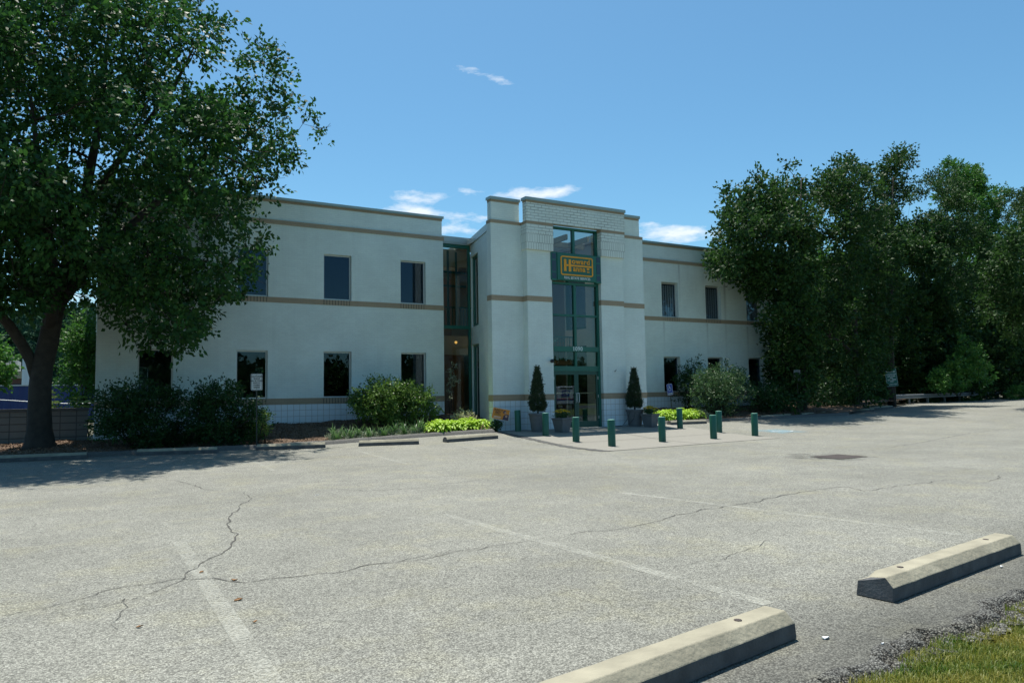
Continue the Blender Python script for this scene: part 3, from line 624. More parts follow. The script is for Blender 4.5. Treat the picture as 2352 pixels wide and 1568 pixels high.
# ---- entrance tower: pylons, pilasters, corbels, header
PYf, PIf, COf, GLf = 21.35, 21.05, 20.96, 21.20
def tilesplit(c, d): return 1 if d <= ZLb+.01 else 0
def one(name, m, *boxes, parent=None):
    b = MB()
    for q in boxes: b.box(*q)
    return bpart(b, name, m)
PYL = []
for xa, xb, ta, tb in ((11.54, 12.80, 11.57, 12.68), (16.88, 18.14, 17.0, 18.02)):
    py = bpart(wall(MB(), (xa, PYf), (xb, PYf), -.1, 7.34, .30, [], (0, -1), zcuts=(ZLb,), mis=tilesplit), 'pylon', WALLM); PYL.append(py)
    MB().box(ta, PYf+.03, 7.34, tb, PYf+.28, 8.04).build('upper_wall', WALLM, py)
    for za, zb in ((ZLb, ZL), (ZMb, ZM), (7.23, 7.34)): MB().box(xa-.012, PYf-.012, za, xb+.012, PYf+.31, zb).build('band', M['band'], py)
    MB().box(ta-.005, PYf+.024, 7.96, tb+.005, PYf+.286, 8.042).build('band', M['band'], py)
    MB().box(ta-.04, PYf-.01, 8.042, tb+.04, PYf+.32, 8.14).build('coping', M['cope'], py)
for xa, xb, ca, cb in ((12.77, 13.77, 12.72, 13.81), (15.89, 16.92, 15.88, 16.96)):
    pi_ = bpart(wall(MB(), (xa, PIf), (xb, PIf), -.1, 6.36, PYf+.28-PIf, [], (0, -1), zcuts=(ZLb,), mis=tilesplit), 'pilaster', WALLM)
    MB().box(ca, COf, 6.36, cb, PYf+.1, 6.96, 3).build('corbel', WALLM, pi_); MB().box(ca, COf, 6.961, cb, PYf+.1, 7.24, 2).build('corbel', WALLM, pi_)
    MB().box(ca-.008, COf-.008, 7.24, cb+.008, PYf+.1, 7.33).build('band', M['band'], pi_)
    for za, zb in ((ZLb, ZL), (ZMb, ZM)): MB().box(xa-.012, PIf-.012, za, xb+.004, PYf+.2, zb).build('band', M['band'], pi_)
mb = MB(); mb.box(12.72, COf-.01, 7.33, 16.97, COf+.24, 8.05, 2); bpart(mb, 'header_wall', WALLM)
one('band', M['band'], (12.715, COf-.016, 7.98, 16.975, COf+.246, 8.055))
one('coping', M['cope'], (12.68, COf-.05, 8.055, 17.01, COf+.28, 8.16))
# slanted side walls from pylons back to the wings
SA, SB = np.array([11.78, PYf+.20]), np.array([12.58, 24.95])
def slanted(A, B, flip):
    L = np.linalg.norm(B-A); u = (B-A)/L; n = np.array([-u[1], u[0]]) if not flip else np.array([u[1], -u[0]])
    mb = MB(); wall(mb, A, B, -.1, 7.2, .22, [(.67*L, L-.02, 4.0, 6.72), (.67*L, L-.02, .3, 3.32)], n); bpart(mb, 'side_wall', WALLM)
    f = MB()
    for z0, z1 in ((7.2, 7.46),):
        a = A-n*.24+u*(-.1); b = B-n*.24; c = B+n*.03; d = A+n*.03+u*(-.1)
        f.add([(*a, z0), (*b, z0), (*c, z0), (*d, z0), (*a, z1), (*b, z1), (*c, z1), (*d, z1)], [(0,3,2,1),(4,5,6,7),(0,1,5,4),(1,2,6,5),(2,3,7,6),(3,0,4,7)])
    bpart(f, 'fascia', M['fascia'])
    for z0, z1 in ((4.0, 6.72), (.3, 3.32)):
        fr = MB()
        def bar(s0, s1, a, b, d0=.07, d1=.15):
            p = [A+u*s0-n*d0, A+u*s1-n*d0, A+u*s1-n*d1, A+u*s0-n*d1]
            fr.add([(*q, a) for q in p]+[(*q, b) for q in p], [(0,1,2,3),(7,6,5,4),(0,4,5,1),(1,5,6,2),(2,6,7,3),(3,7,4,0)])
        s0, s1 = .67*L+.003, L-.01
        bar(s0, s0+.07, z0+.003, z1-.003); bar(s1-.16, s1, z0+.003, z1-.003); bar(s0+.07, s1-.16, z0+.003, z0+.1); bar(s0+.07, s1-.16, z1-.1, z1-.003)
        fo = bpart(fr, 'side_window', M['green'])
        p = [A+u*(s0+.07)-n*.11, A+u*(s1-.16)-n*.11]; gm = MB()
        gm.poly([(*p[0], z0+.1), (*p[1], z0+.1), (*p[1], z1-.1), (*p[0], z1-.1)]); gm.build('pane', M['glasslobby'], fo)
slanted(SA, SB, False)
slanted(np.array([29.68-SA[0], SA[1]]), np.array([29.68-SB[0], SB[1]]), True)
# glazed link between wing and tower
def link(x0, x1):
    Y = 24.95; fo = MB()
    fo.box(x0, Y, 7.05, x1, Y+.1, 7.18); fo.box(x0, Y, .4, x0+.06, Y+.1, 7.05); fo.box(x1-.09, Y, .4, x1, Y+.1, 7.05); fo.box(x0+.06, Y, 3.93, x1-.09, Y+.1, 4.06); fo.box(x0+.06, Y, .3, x1-.09, Y+.1, .5)
    f = bpart(fo, 'link_window', M['green'])
    p = MB(); p.poly([(x0+.06, Y+.05, 4.06), (x1-.09, Y+.05, 4.06), (x1-.09, Y+.05, 7.05), (x0+.06, Y+.05, 7.05)]); p.poly([(x0+.06, Y+.05, .5), (x1-.09, Y+.05, .5), (x1-.09, Y+.05, 3.93), (x0+.06, Y+.05, 3.93)]); p.build('pane', M['glasslobby'], f)
    q = MB(); q.box(x0-.01, Y-.06, 7.18, x1+.02, Y+.24, 7.24); q.box(x0-.01, Y-.08, 7.24, x1+.02, Y+.24, 7.46); bpart(q, 'fascia', M['fascia'])
link(11.32, 12.56); link(17.12, 18.36)
# lobby interior
for q in ((11.31, 31.0, .2, 18.37, 31.2, 7.2, 4), (11.31, 26.6, .2, 11.45, 31.0, 7.2, 4), (18.25, 25.2, .2, 18.37, 31.0, 7.2, 4)): one('lobby_wall', WALLM, q)
gp = MB(); gp.box(13.0, 24.4, 6.1, 16.7, 24.5, 7.18); gp.box(12.9, 21.7, 6.35, 13.0, 24.5, 7.18); gp.box(16.7, 21.7, 6.35, 16.8, 24.5, 7.18); bpart(gp, 'skylight_well', M['grayplaster'])
rf = MB(); rz0, rz1 = 7.2, 7.35
rf.box(12.4, 21.65, rz0, 13.2, 31, rz1); rf.box(16.5, 21.65, rz0, 17.3, 31, rz1); rf.box(13.2, 24.4, rz0, 16.5, 25.6, rz1); rf.box(13.2, 27.2, rz0, 16.5, 31, rz1); rf.box(11.33, 25.0, rz0, 12.4, 25.5, rz1); rf.box(11.33, 27.5, rz0, 12.4, 31, rz1); rf.box(17.3, 25.0, rz0, 18.36, 31, rz1)
bpart(rf, 'lobby_roof', M['grayplaster'])
for x in (13.9, 14.85, 15.8): one('skylight_beam', M['plaster'], (x-.04, 21.65, 7.0, x+.04, 24.4, 7.198))
one('skylight_beam', M['plaster'], (13.2, 22.86, 6.99, 16.5, 22.94, 7.19))
for y in (26.0, 26.8): one('skylight_beam', M['plaster'], (11.45, y-.06, 6.5, 12.9, y+.06, 7.19))
one('inner_wall', M['wood'], (11.46, 26.9, .2, 13.2, 27.0, 3.34)); one('inner_wall', M['room'], (13.3, 26.3, .2, 16.6, 26.4, 2.5))

lf = MB(); lf.box(11.9, 21.65, .05, 17.8, 25.2, .19); lf.box(11.33, 25.2, .05, 18.36, 31, .191); bpart(lf, 'lobby_floor', M['floor'])
for q in ((11.46, 26.2, 3.35, 18.2, 31, 3.65), (13.3, 23.9, 2.55, 16.5, 26.2, 2.75)): one('landing', M['wood'], q)
one('inner_door', M['wood'], (12.0, 27.0, 3.66, 12.7, 27.15, 6.2))
lw = MB(); lw.box(11.6, 25.9, 3.0, 12.9, 26.0, 3.75); bpart(lw, 'landing_front', M['plaster'])
ra = MB()
for k in range(26): x = 13.35+k*.125; ra.box(x-.012, 23.78, 2.7, x+.012, 23.80, 3.62)
ra.box(13.3, 23.76, 3.60, 16.55, 23.82, 3.66); ra.box(13.3, 23.76, 2.74, 16.55, 23.82, 2.79)
for k in range(22): x = 13.4+k*.13; z = .9+(x-13.4)*.62; ra.box(x-.012, 24.5, z, x+.012, 24.52, z+.85)
ra.prism([(-.03, 0), (.03, 0), (.03, .06), (-.03, .06)], (13.3, 24.5, 1.72), (16.3, 24.5, 3.6), (0, 1, 0)); ra.prism([(-.03, 0), (.03, 0), (.03, .2), (-.03, .2)], (13.3, 24.6, .75), (16.3, 24.6, 2.6), (0, 1, 0))
for k in range(12): x = 11.5+k*.12; ra.box(x-.01, 25.6, 4.0, x+.01, 25.62, 4.8)
ra.box(11.46, 25.58, 4.8, 12.9, 25.64, 4.86)
bpart(ra, 'stair_railing', M['green'])
ib = MB(); ib.box(11.75, 25.3, 4.1, 11.82, 25.37, 7.0); ib.box(12.2, 25.5, 4.1, 12.26, 25.56, 7.0); ib.box(11.46, 25.4, 5.6, 12.6, 25.46, 5.68); ib.box(11.46, 25.45, 6.15, 12.6, 25.5, 6.22); bpart(ib, 'inner_mullion', M['green'])
gm = MB(); gm.lathe([(.015, .05), (.045, .035), (.055, .0), (.045, -.035), (.015, -.055)], (12.18, 25.5, 3.46), 14)
lampm = bpy.data.materials.new('warm_lamp_glow'); lampm.use_nodes = True; lbs = lampm.node_tree.nodes['Principled BSDF']; lbs.inputs['Emission Color'].default_value = (1, .55, .12, 1); lbs.inputs['Emission Strength'].default_value = .9; lbs.inputs['Base Color'].default_value = (.9, .7, .4, 1)
bpart(gm, 'globe_lamp', lampm, label='small round lit yellow lamp inside the glazed link')
# entrance glazing
def frame_rect(b, x0, x1, z0, z1, Y0, Y1, t): b.box(x0, Y0, z0, x0+t, Y1, z1); b.box(x1-t, Y0, z0, x1, Y1, z1); b.box(x0+t, Y0, z0, x1-t, Y1, z0+t); b.box(x0+t, Y0, z1-t, x1-t, Y1, z1)
X0, X1, XM = 13.78, 15.885, 14.84
b = MB()
b.box(X0, GLf, .19, X0+.09, GLf+.14, 7.32); b.box(X1-.09, GLf, .19, X1, GLf+.14, 7.32)
b.box(X0+.09, GLf, 7.24, X1-.09, GLf+.14, 7.32); b.box(X0+.09, GLf+.01, 6.3, X1-.09, GLf+.13, 6.4); b.box(X0+.09, GLf+.01, 5.26, X1-.09, GLf+.13, 5.34)
b.box(X0+.09, GLf+.01, 4.13, X1-.09, GLf+.13, 4.20); b.box(X0+.09, GLf-.03, 2.88, X1-.09, GLf+.13, 3.06); b.box(X0+.09, GLf+.01, 2.19, X1-.09, GLf+.13, 2.37)
for a, c in ((6.4, 7.24), (4.2, 5.26), (3.06, 4.13)): b.box(XM-.05, GLf+.012, a, XM+.05, GLf+.13, c)
b.box(XM-.04, GLf+.012, 2.37, XM+.04, GLf+.13, 2.88)
bpart(b, 'entrance_frame', M['green'])
for a, c in ((6.4, 7.24), (4.2, 5.26), (3.06, 4.13), (2.37, 2.88)):
    for xa, xb in ((X0+.09, XM-.05), (XM+.05, X1-.09)):
        p = MB(); p.poly([(xa, GLf+.07, a), (xb, GLf+.07, a), (xb, GLf+.07, c), (xa, GLf+.07, c)]); bpart(p, 'entrance_pane', M['glasslobby'])
for k, (xa, xb) in enumerate(((X0+.093, XM-.003), (XM+.003, X1-.093))):
    d = MB(); Y0, Y1 = GLf+.03, GLf+.08
    d.box(xa, Y0, .205, xa+.085, Y1, 2.185); d.box(xb-.085, Y0, .205, xb, Y1, 2.185); d.box(xa+.085, Y0, 2.07, xb-.085, Y1, 2.185); d.box(xa+.085, Y0, .205, xb-.085, Y1, .42)
    dd = bpart(d, 'door', M['darkgreen'])
    p = MB(); p.poly([(xa+.085, Y0+.025, .42), (xb-.085, Y0+.025, .42), (xb-.085, Y0+.025, 2.07), (xa+.085, Y0+.025, 2.07)]); p.build('pane', M['glasslobby'], dd)
    p = MB(); p.box(xa+.06, Y1+.04, 1.40, xb-.06, Y1+.07, 1.45 if k == 0 else 1.43); p.build('push_bar', M['chrome'], dd)
    hx = (xb-.045) if k == 0 else (xa+.055); h = MB()
    h.tube([(hx, Y0-.0, 1.41), (hx, Y0-.07, 1.41), (hx, Y0-.075, 1.38), (hx, Y0-.075, 1.12), (hx, Y0-.07, 1.09), (hx, Y0, 1.09)], .011, 8); h.tube([(hx-.01, Y0-.07, 1.41), (hx+(.05 if k == 0 else -.05), Y0-.07, 1.41)], .01, 6)
    h.build('pull_handle', M['whitepaint'], dd)
    hxx = xa+.012 if k == 0 else xb-.012
    for z in (.5, 1.25, 1.9): MB().box(hxx-.012, Y0-.015, z, hxx+.012, Y0+.005, z+.1).build('hinge', M['alu'], dd)
MB_ = MB(); MB_.box(X0, GLf-.12, .185, X1, GLf+.16, .20); bpart(MB_, 'threshold', M['alu'])
# lettering
def text_mesh(s, size, name, m, parent, loc, rot=(math.pi/2, 0, 0), ext=.004, bold=0.0, sx=1.0, align='CENTER', shear=0, spacing=1.0):
    cu = bpy.data.curves.new(name, 'FONT'); cu.body = s; cu.size = size; cu.align_x = align; cu.align_y = 'CENTER'; cu.extrude = ext; cu.offset = bold; cu.shear = shear; cu.space_character = spacing; cu.resolution_u = 3
    to = bpy.data.objects.new('tmp', cu); COL.objects.link(to); dg = bpy.context.evaluated_depsgraph_get(); dg.update()
    me = bpy.data.meshes.new_from_object(to.evaluated_get(dg)); bpy.data.objects.remove(to); bpy.data.curves.remove(cu)
    me.name = name; me.materials.clear(); me.materials.append(m); o = bpy.data.objects.new(name, me); COL.objects.link(o); o.parent = parent; o.location = loc; o.rotation_euler = rot; o.scale = (sx, 1, 1)
    return o
def on_ob(o): o.location = Vector(o.location)-Vector(OB)
t1 = text_mesh('1090', .205, 'house_number', M['lettergrey'], ob, (14.88, GLf-.036, 2.975), bold=.004, spacing=1.08); on_ob(t1)
# sign box between the panes
SY = 20.99
sb = MB(); sb.box(13.98, SY, 5.38, 15.64, SY+.16, 6.33); sgn = bpart(sb, 'sign_board', M['signgreen'], bevel=.006)
for xa, xb in ((13.73, 13.975), (15.645, 15.885)):
    so = one('side_panel', M['green'], (xa, SY+.03, 5.36, xb, SY+.16, 6.34))
    for za, zb in ((5.42, 5.62), (5.67, 6.05), (6.10, 6.30)): MB().box(xa+.04, SY+.022, za, xb-.035, SY+.031, zb).build('dark_inset', M['louver'], so)
yb = MB(); yY0, yY1 = SY-.014, SY-.001
def rr_frame(b, x0, x1, z0, z1, r, t):
    def ring(x0, x1, z0, z1, r): 
        P = []
        for cx, cz, a0 in ((x1-r, z1-r, 0), (x0+r, z1-r, 90), (x0+r, z0+r, 180), (x1-r, z0+r, 270)):
            for k in range(6): a = math.radians(a0+18*k); P.append((cx+r*math.cos(a), cz+r*math.sin(a)))
        return P
    O = ring(x0, x1, z0, z1, r); I = ring(x0+t, x1-t, z0+t, z1-t, max(.01, r-t)); n = len(O)
    vs = [(x, yY0, z) for x, z in O]+[(x, yY0, z) for x, z in I]+[(x, yY1, z) for x, z in O]+[(x, yY1, z) for x, z in I]
    fs = []
    for i in range(n): j = (i+1) % n; fs += [(i, n+i, n+j, j), (i, j, 2*n+j, 2*n+i), (n+i, 3*n+i, 3*n+j, n+j)]
    b.add(vs, fs)
fx0, fx1, fz0, fz1 = 14.11, 15.50, 5.555, 6.24
rr_frame(yb, fx0, fx1, fz0, fz1, .085, .045)
yb.box(14.25, yY0, 5.695, 14.35, yY1, 6.125); yb.box(14.45, yY0, 5.695, 14.55, yY1, 6.125); yb.box(14.351, yY0, 5.885, 14.449, yY1, 5.945); yb.box(14.551, yY0, 5.885, fx1-.04, yY1, 5.945)
yb.box(15.23, yY0, 5.80, 15.34, yY1, 5.865)
yb.build('logo_frame', M['yellow'], sgn)
text_mesh('oward', .265, 'lettering', M['yellow'], sgn, (14.975, yY0+.002, 6.065), bold=.007, sx=1.06, spacing=1.08)
text_mesh('anna', .265, 'lettering', M['yellow'], sgn, (14.895, yY0+.002, 5.80), bold=.007, sx=1.0, spacing=1.08)
text_mesh('co', .115, 'lettering', M['yellow'], sgn, (15.285, yY0+.002, 5.735), bold=.003)
text_mesh('REAL ESTATE SERVICES', .125, 'lettering', M['whitepaint'], sgn, (14.81, yY0+.006, 5.465), bold=.001, sx=.88)
# small fittings on the tower
f = MB(); f.tube([(13.74, 21.04, 2.55), (13.68, 20.95, 2.55)], .012, 6); f.lathe([(.02, -.06), (.06, -.05), (.075, 0), (.05, .05), (.015, .06)], (13.64, 20.93, 2.53), 12); bpart(f, 'spot_lamp', M['black'])
f = MB(); f.tube([(16.40, 21.05, 2.19), (16.39, 20.98, 2.17), (16.40, 20.97, 2.21), (16.43, 20.97, 2.25)], .01, 6); bpart(f, 'hook', M['black'])
# cables hanging by the right pilaster belong to the light garland in the planter

# ============================================================ foliage builders
def leaves(P, D, L, W, r, droop=.5, flat=0.0):
    """one four-cornered leaf at every point P, pointing roughly along D"""
    n = len(P); d = D+r.normal(0, .55, (n, 3)); d[:, 2] -= droop*r.rand(n); d /= np.linalg.norm(d, axis=1)[:, None]+1e-9
    q = r.normal(0, 1, (n, 3)); q[:, 2] *= (1-flat); s = np.cross(d, q if flat == 0 else np.cross(d, np.array([0, 0, 1.0])+q*.35*(1-flat))); s /= np.linalg.norm(s, axis=1)[:, None]+1e-9
    nn = np.cross(d, s); l = (L*(.7+.6*r.rand(n)))[:, None]; w = (W*(.7+.6*r.rand(n)))[:, None]
    a = P; b = P+d*l*.45+s*w*.5+nn*l*.06; c = P+d*l-nn*l*.12; e = P+d*l*.45-s*w*.5+nn*l*.06
    V = np.stack([a, b, c, e], 1).reshape(-1, 3); Fq = np.arange(4*n).reshape(n, 4); return V, Fq
def sample_outline(poly, n, r, margin):
    poly = np.array(poly, float); lo, hi = poly.min(0), poly.max(0); out = []
    A, B = poly, np.roll(poly, -1, 0)
    while len(out) < n:
        p = lo+(hi-lo)*r.rand(2)
        if not bool(inside(poly, np.array(p[0]), np.array(p[1]))): continue
        t = np.clip(((p-A)*(B-A)).sum(1)/((B-A)**2).sum(1), 0, 1); dd = np.linalg.norm(A+(B-A)*t[:, None]-p, axis=1).min()
        if dd < margin: continue
        out.append((p[0], p[1], dd))
    return out
def crown_lobes(poly, Y, thick, n, rad, seed, ymax=None, ymin=None, ybias=0.0, mg=.75):
    """lobes of a crown: an outline seen from the front, filled in depth like a round body"""
    r = np.random.RandomState(seed); pxm = F_PX/float((ROT@(at(np.mean([p[0] for p in poly]), 900, Y)-CAM))[2])
    res = []
    for x, y, dd in sample_outline(poly, n, r, rad[0]*pxm*mg):
        d_m = dd/pxm; T = min(thick, math.sqrt(max(.05, 1-(1-min(1, d_m/(thick*1.1)))**2))*thick)
        yy = Y+ybias+T*r.uniform(-1, 1)
        if ymin: yy = max(yy, ymin)
        R = min(rad[1], max(rad[0], d_m*1.05))*(.8+.25*r.rand())
        p = at(x, y, yy)
        if ymax is not None:
            lim = ymax-R*.75
            if p[2] < 8.6 and p[1] > lim and p[0] > -1.2: p = at(x, y, lim-.3*r.rand())
        res.append((p, R))
    return res
def lobe_leaves(lobes, per, L, W, seed, up=.25, droop=.6, tw=.5, shell=.5, lpt=11, shade=False):
    r = np.random.RandomState(seed); PP = []; DD = []; TT = []
    for c, R in lobes:
        nt_ = max(3, int(per*R*R)); dr = r.normal(0, 1, (nt_, 3)); dr /= np.linalg.norm(dr, axis=1)[:, None]
        rad = R*(shell+(1-shell)*r.rand(nt_)**.6)*np.where(r.rand(nt_) < .18, 1.0+.5*r.rand(nt_), 1.0)
        o = c+dr*rad[:, None]*np.array([1, 1, .85]); d = dr+np.array([0, 0, up])+r.normal(0, .3, (nt_, 3)); d /= np.linalg.norm(d, axis=1)[:, None]
        t = r.rand(nt_, lpt); base = r.rand(nt_)
        p = o[:, None, :]+d[:, None, :]*(t[:, :, None]-.4)*tw+r.normal(0, tw*.13, (nt_, lpt, 3))
        PP.append(p.reshape(-1, 3)); DD.append(np.repeat(d, lpt, 0)); TT.append(np.clip(np.repeat(base, lpt)*.65+r.rand(nt_*lpt)*.4, 0, 1))
    P = np.concatenate(PP); D = np.concatenate(DD); T = np.concatenate(TT)
    V, Fq = leaves(P, D, L, W, r, droop); return V, Fq, np.repeat(T, 4)
def limbs(mb, nodes, lobes, seed, r0=.05, minr=.008, wig=.12):
    """grow a branch from the nearest lower part of the skeleton into every lobe"""
    r = np.random.RandomState(seed); nd = [(np.array(p, float), q) for p, q in nodes]
    base = nd[0][0]
    for c, R in sorted(lobes, key=lambda l: np.linalg.norm(l[0]-base)):
        cost = [np.linalg.norm(c-p)+(.5*max(0, p[2]-c[2]+.2))+ (0 if q > r0*.5 else .6) for p, q in nd]
        k = int(np.argmin(cost)); p0, q0 = nd[k]; dist = np.linalg.norm(c-p0)
        if dist < .25: continue
        ra = min(q0*.75, r0*(.35+.18*dist)); n = max(4, int(dist/.35)); pts = []; 
        for i in range(n+1):
            t = i/n; p = p0*(1-t)+c*t; p = p+np.array([0, 0, -.10*dist*math.sin(math.pi*t)*(.3 if c[2] > p0[2] else -1)]); 
            if 0 < i < n: p = p+r.normal(0, wig*.25, 3)
            pts.append(p)
        rr_ = np.linspace(ra, max(minr, ra*.22), n+1); mb.tube(pts, rr_, 5, cap=False)
        for i in range(1, n+1): nd.append((pts[i], rr_[i]))
        for _ in range(3):
            e = c+r.normal(0, 1, 3)*R*.6; mb.tube([pts[-2], (pts[-2]+e)/2+r.normal(0, .05, 3), e], [max(minr, rr_[-2]*.8), minr, minr*.6], 4, cap=False)
    return nd
def make_tree(name, base, trunk, lobes, per, L, W, lm, bm, label, cat='tree', group=None, seed=1, r0=.09, lowest=1.9, **kw):
    t = empty(name, base, label, cat, group); b = np.array(base, float)
    mb = MB(); nodes = []
    for pts, rad in trunk:
        P = np.array(pts, float); R = np.array(rad, float); mb.tube(P-b, R, 12)
        for i in range(len(P)-1):
            for f in (0, .33, .66): nodes.append((P[i]*(1-f)+P[i+1]*f-b, R[i]*(1-f)+R[i+1]*f))
        nodes.append((P[-1]-b, R[-1]))
    lb_ = [(c-b, R) for c, R in lobes]
    nodes = [nodes[0]]+[q for q in nodes if q[0][2] > min(lowest, .35*max(c[2] for c, _ in lb_))]
    limbs(mb, nodes, lb_, seed, r0); mb.build('trunk', bm, t)
    V, Fq, T = lobe_leaves(lb_, per, L, W, seed+7, **kw); raw_mesh('crown', V, Fq, lm, t, T)
    return t
def shrub(name, px_poly, Y, thick, n, rad, per, L, W, lm, label, base_px, seed=1, cat='shrub', group=None, ymax=24.45, ymin=None, stems=7, **kw):
    bx_, by_ = at(base_px, 900, Y)[:2]; b = np.array([bx_, by_, bzz(bx_, by_) if (18.3 < bx_ or bx_ < 11.6) and by_ > 21 else gz(bx_, by_)])
    lobes = crown_lobes(px_poly, Y, thick, n, rad, seed, ymax=ymax, ymin=ymin)
    t = empty(name, b, label, cat, group); r = np.random.RandomState(seed); mb = MB()
    for k in range(stems):
        c, R = lobes[r.randint(len(lobes))]; c = c-b; s0 = np.array([r.normal(0, .12), r.normal(0, .1), -.03]); m_ = s0*.5+c*.5+np.array([0, 0, .1]); mb.tube([s0, m_, c], [.022, .016, .008], 5)
    limbs(mb, [(np.array([0, 0, .05]), .03), (np.array([0, 0, .35]), .025)], [(c-b, R) for c, R in lobes], seed, r0=.015, minr=.004)
    mb.build('stems', M['barkd'], t)
    V, Fq, T = lobe_leaves([(c-b, R) for c, R in lobes], per, L, W, seed+3, **kw); raw_mesh('foliage', V, Fq, lm, t, T)
    return t
# ---- the big pear tree on the left
TY = 22.4
def tp(x, y, Y=TY): return at(x, y, Y)
poly = [(-330, 150), (-260, -60), (0, -170), (250, -150), (400, -20), (470, -5), (500, 20), (560, 70), (598, 48), (632, 110), (662, 150), (688, 230), (752, 255), (768, 290), (718, 332), (692, 385), (652, 395), (650, 445), (606, 500), (630, 575), (600, 600),
        (608, 690), (500, 700), (515, 765), (400, 822), (300, 785), (235, 735), (150, 700), (60, 720), (-100, 760), (-300, 700), (-400, 400)]
lob = crown_lobes(poly, TY, 4.6, 270, (.32, .78), 11, ymax=24.4, ybias=-.5, mg=.45)
base = np.array([*at(91, 1020, TY)[:2], 0]); base[2] = bzz(base[0], base[1])-.02
trunk = [([base+[0, 0, -.1], base+[0, 0, .10], tp(91, 985), tp(91, 940), tp(92, 890), tp(97, 840), tp(110, 790), tp(122, 730), tp(140, 670), tp(160, 600, 22.3), tp(190, 500, 22.1), tp(205, 400, 22.0), tp(225, 300, 21.9), tp(240, 180, 21.8), tp(250, 60, 21.8)],
          [.46, .36, .285, .265, .255, .25, .24, .22, .205, .19, .15, .12, .09, .06, .03]),
         ([tp(84, 880), tp(72, 830), tp(50, 790, 22.3), tp(20, 745, 22.1), tp(-30, 690, 22), tp(-90, 600, 21.8), tp(-150, 450, 21.5), tp(-180, 250, 21.3)], [.12, .14, .13, .12, .10, .09, .06, .03]),
         ([tp(128, 710), tp(180, 640, 22.2), tp(235, 575, 21.9), tp(320, 500, 21.5), tp(400, 430, 21.2), tp(480, 370, 21.0), tp(560, 320, 20.8)], [.15, .14, .12, .10, .075, .05, .03]),
         ([tp(200, 615, 22.0), tp(300, 600, 21.7), tp(390, 590, 21.6), tp(480, 600, 21.6)], [.08, .07, .05, .02]),
         ([tp(115, 760), tp(125, 650, 21.5), tp(110, 520, 20.6), tp(90, 380, 19.8), tp(70, 220, 19.5)], [.15, .13, .10, .07, .03]),
         ([tp(150, 640, 22.2), tp(250, 520, 23.2), tp(320, 400, 24.2), tp(380, 280, 24.8)], [.12, .09, .06, .03]),
         ([tp(195, 480, 22.1), tp(300, 330, 21.5), tp(400, 200, 21), tp(450, 100, 20.8)], [.09, .07, .05, .02])]
make_tree('pear_tree', base, trunk, lob, 70, .14, .09, M['leaf'], M['bark'], 'tall spreading leafy tree filling the left of the photo in front of the building', seed=5, r0=.07, lowest=4.2, droop=.9, tw=.5)
# ---- row of trees right of the building
TG = 'trees along the right edge of the car park'
def right_tree(poly, Y, thick, n, rad, tx, label, seed, per=72, L=.18, W=.115, lm='leafr', topy=None, bY=None, ymax=None, lean=0, zb=None, **kw):
    lobes = crown_lobes(poly, Y, thick, n, rad, seed, ymax=ymax, mg=.5)
    b = at(tx, 940, Y); b = np.array([b[0], b[1], gz(b[0], b[1])+.1]); ty = min(p[1] for p in poly); cx_ = np.mean([c[0][0] for c in lobes]); cy_ = np.mean([c[0][1] for c in lobes])
    top = at(tx+lean, ty+40, Y); P = []
    for t in (0, .08, .2, .35, .5, .65, .8, .95): P.append(b+(top-b)*t+np.array([.12*math.sin(5*t+seed), .1*math.cos(4*t+seed), 0])*min(1, t*5)-(np.array([0, 0, .15]) if t == 0 else 0))
    r = np.random.RandomState(seed); tr = [(P, [.24, .19, .17, .14, .11, .08, .05, .02])]
    for k in range(3):
        i = 2+k; e = lobes[r.randint(len(lobes))][0]; e = np.array([e[0], e[1], max(e[2], P[i][2]+1)]); tr.append(([P[i], (P[i]*.55+e*.45)+np.array([0, 0, .3]), e], [.10, .07, .03]))
    return make_tree('leafy_tree', b, tr, lobes, per, L, W, M[lm], M['barkd'], label, group=TG, seed=seed, r0=.06, tw=.6, **kw)
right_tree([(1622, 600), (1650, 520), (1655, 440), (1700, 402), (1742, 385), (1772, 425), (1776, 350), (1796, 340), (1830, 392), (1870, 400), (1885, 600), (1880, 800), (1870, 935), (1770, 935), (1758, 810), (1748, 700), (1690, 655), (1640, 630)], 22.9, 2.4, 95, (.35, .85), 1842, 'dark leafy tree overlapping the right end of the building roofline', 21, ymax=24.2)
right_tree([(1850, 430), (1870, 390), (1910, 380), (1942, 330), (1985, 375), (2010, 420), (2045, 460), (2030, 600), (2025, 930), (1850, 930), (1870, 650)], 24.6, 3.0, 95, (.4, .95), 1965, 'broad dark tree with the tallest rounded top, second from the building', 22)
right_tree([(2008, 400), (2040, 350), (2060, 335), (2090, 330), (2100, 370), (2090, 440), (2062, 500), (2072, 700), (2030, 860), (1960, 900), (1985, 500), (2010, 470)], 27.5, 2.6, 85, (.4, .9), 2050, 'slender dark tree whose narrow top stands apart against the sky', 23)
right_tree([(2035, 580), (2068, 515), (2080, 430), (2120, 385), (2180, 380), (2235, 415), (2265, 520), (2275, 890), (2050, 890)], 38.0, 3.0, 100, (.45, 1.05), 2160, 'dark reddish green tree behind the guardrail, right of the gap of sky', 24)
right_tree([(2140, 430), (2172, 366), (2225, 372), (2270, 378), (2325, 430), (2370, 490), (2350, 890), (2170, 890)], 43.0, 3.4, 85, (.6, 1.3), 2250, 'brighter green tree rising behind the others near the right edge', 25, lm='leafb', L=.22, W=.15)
right_tree([(2285, 470), (2340, 405), (2420, 410), (2600, 450), (2660, 900), (2250, 900), (2245, 640)], 38.0, 4.0, 120, (.5, 1.2), 2430, 'dark tree cut off by the right edge of the photo', 26)
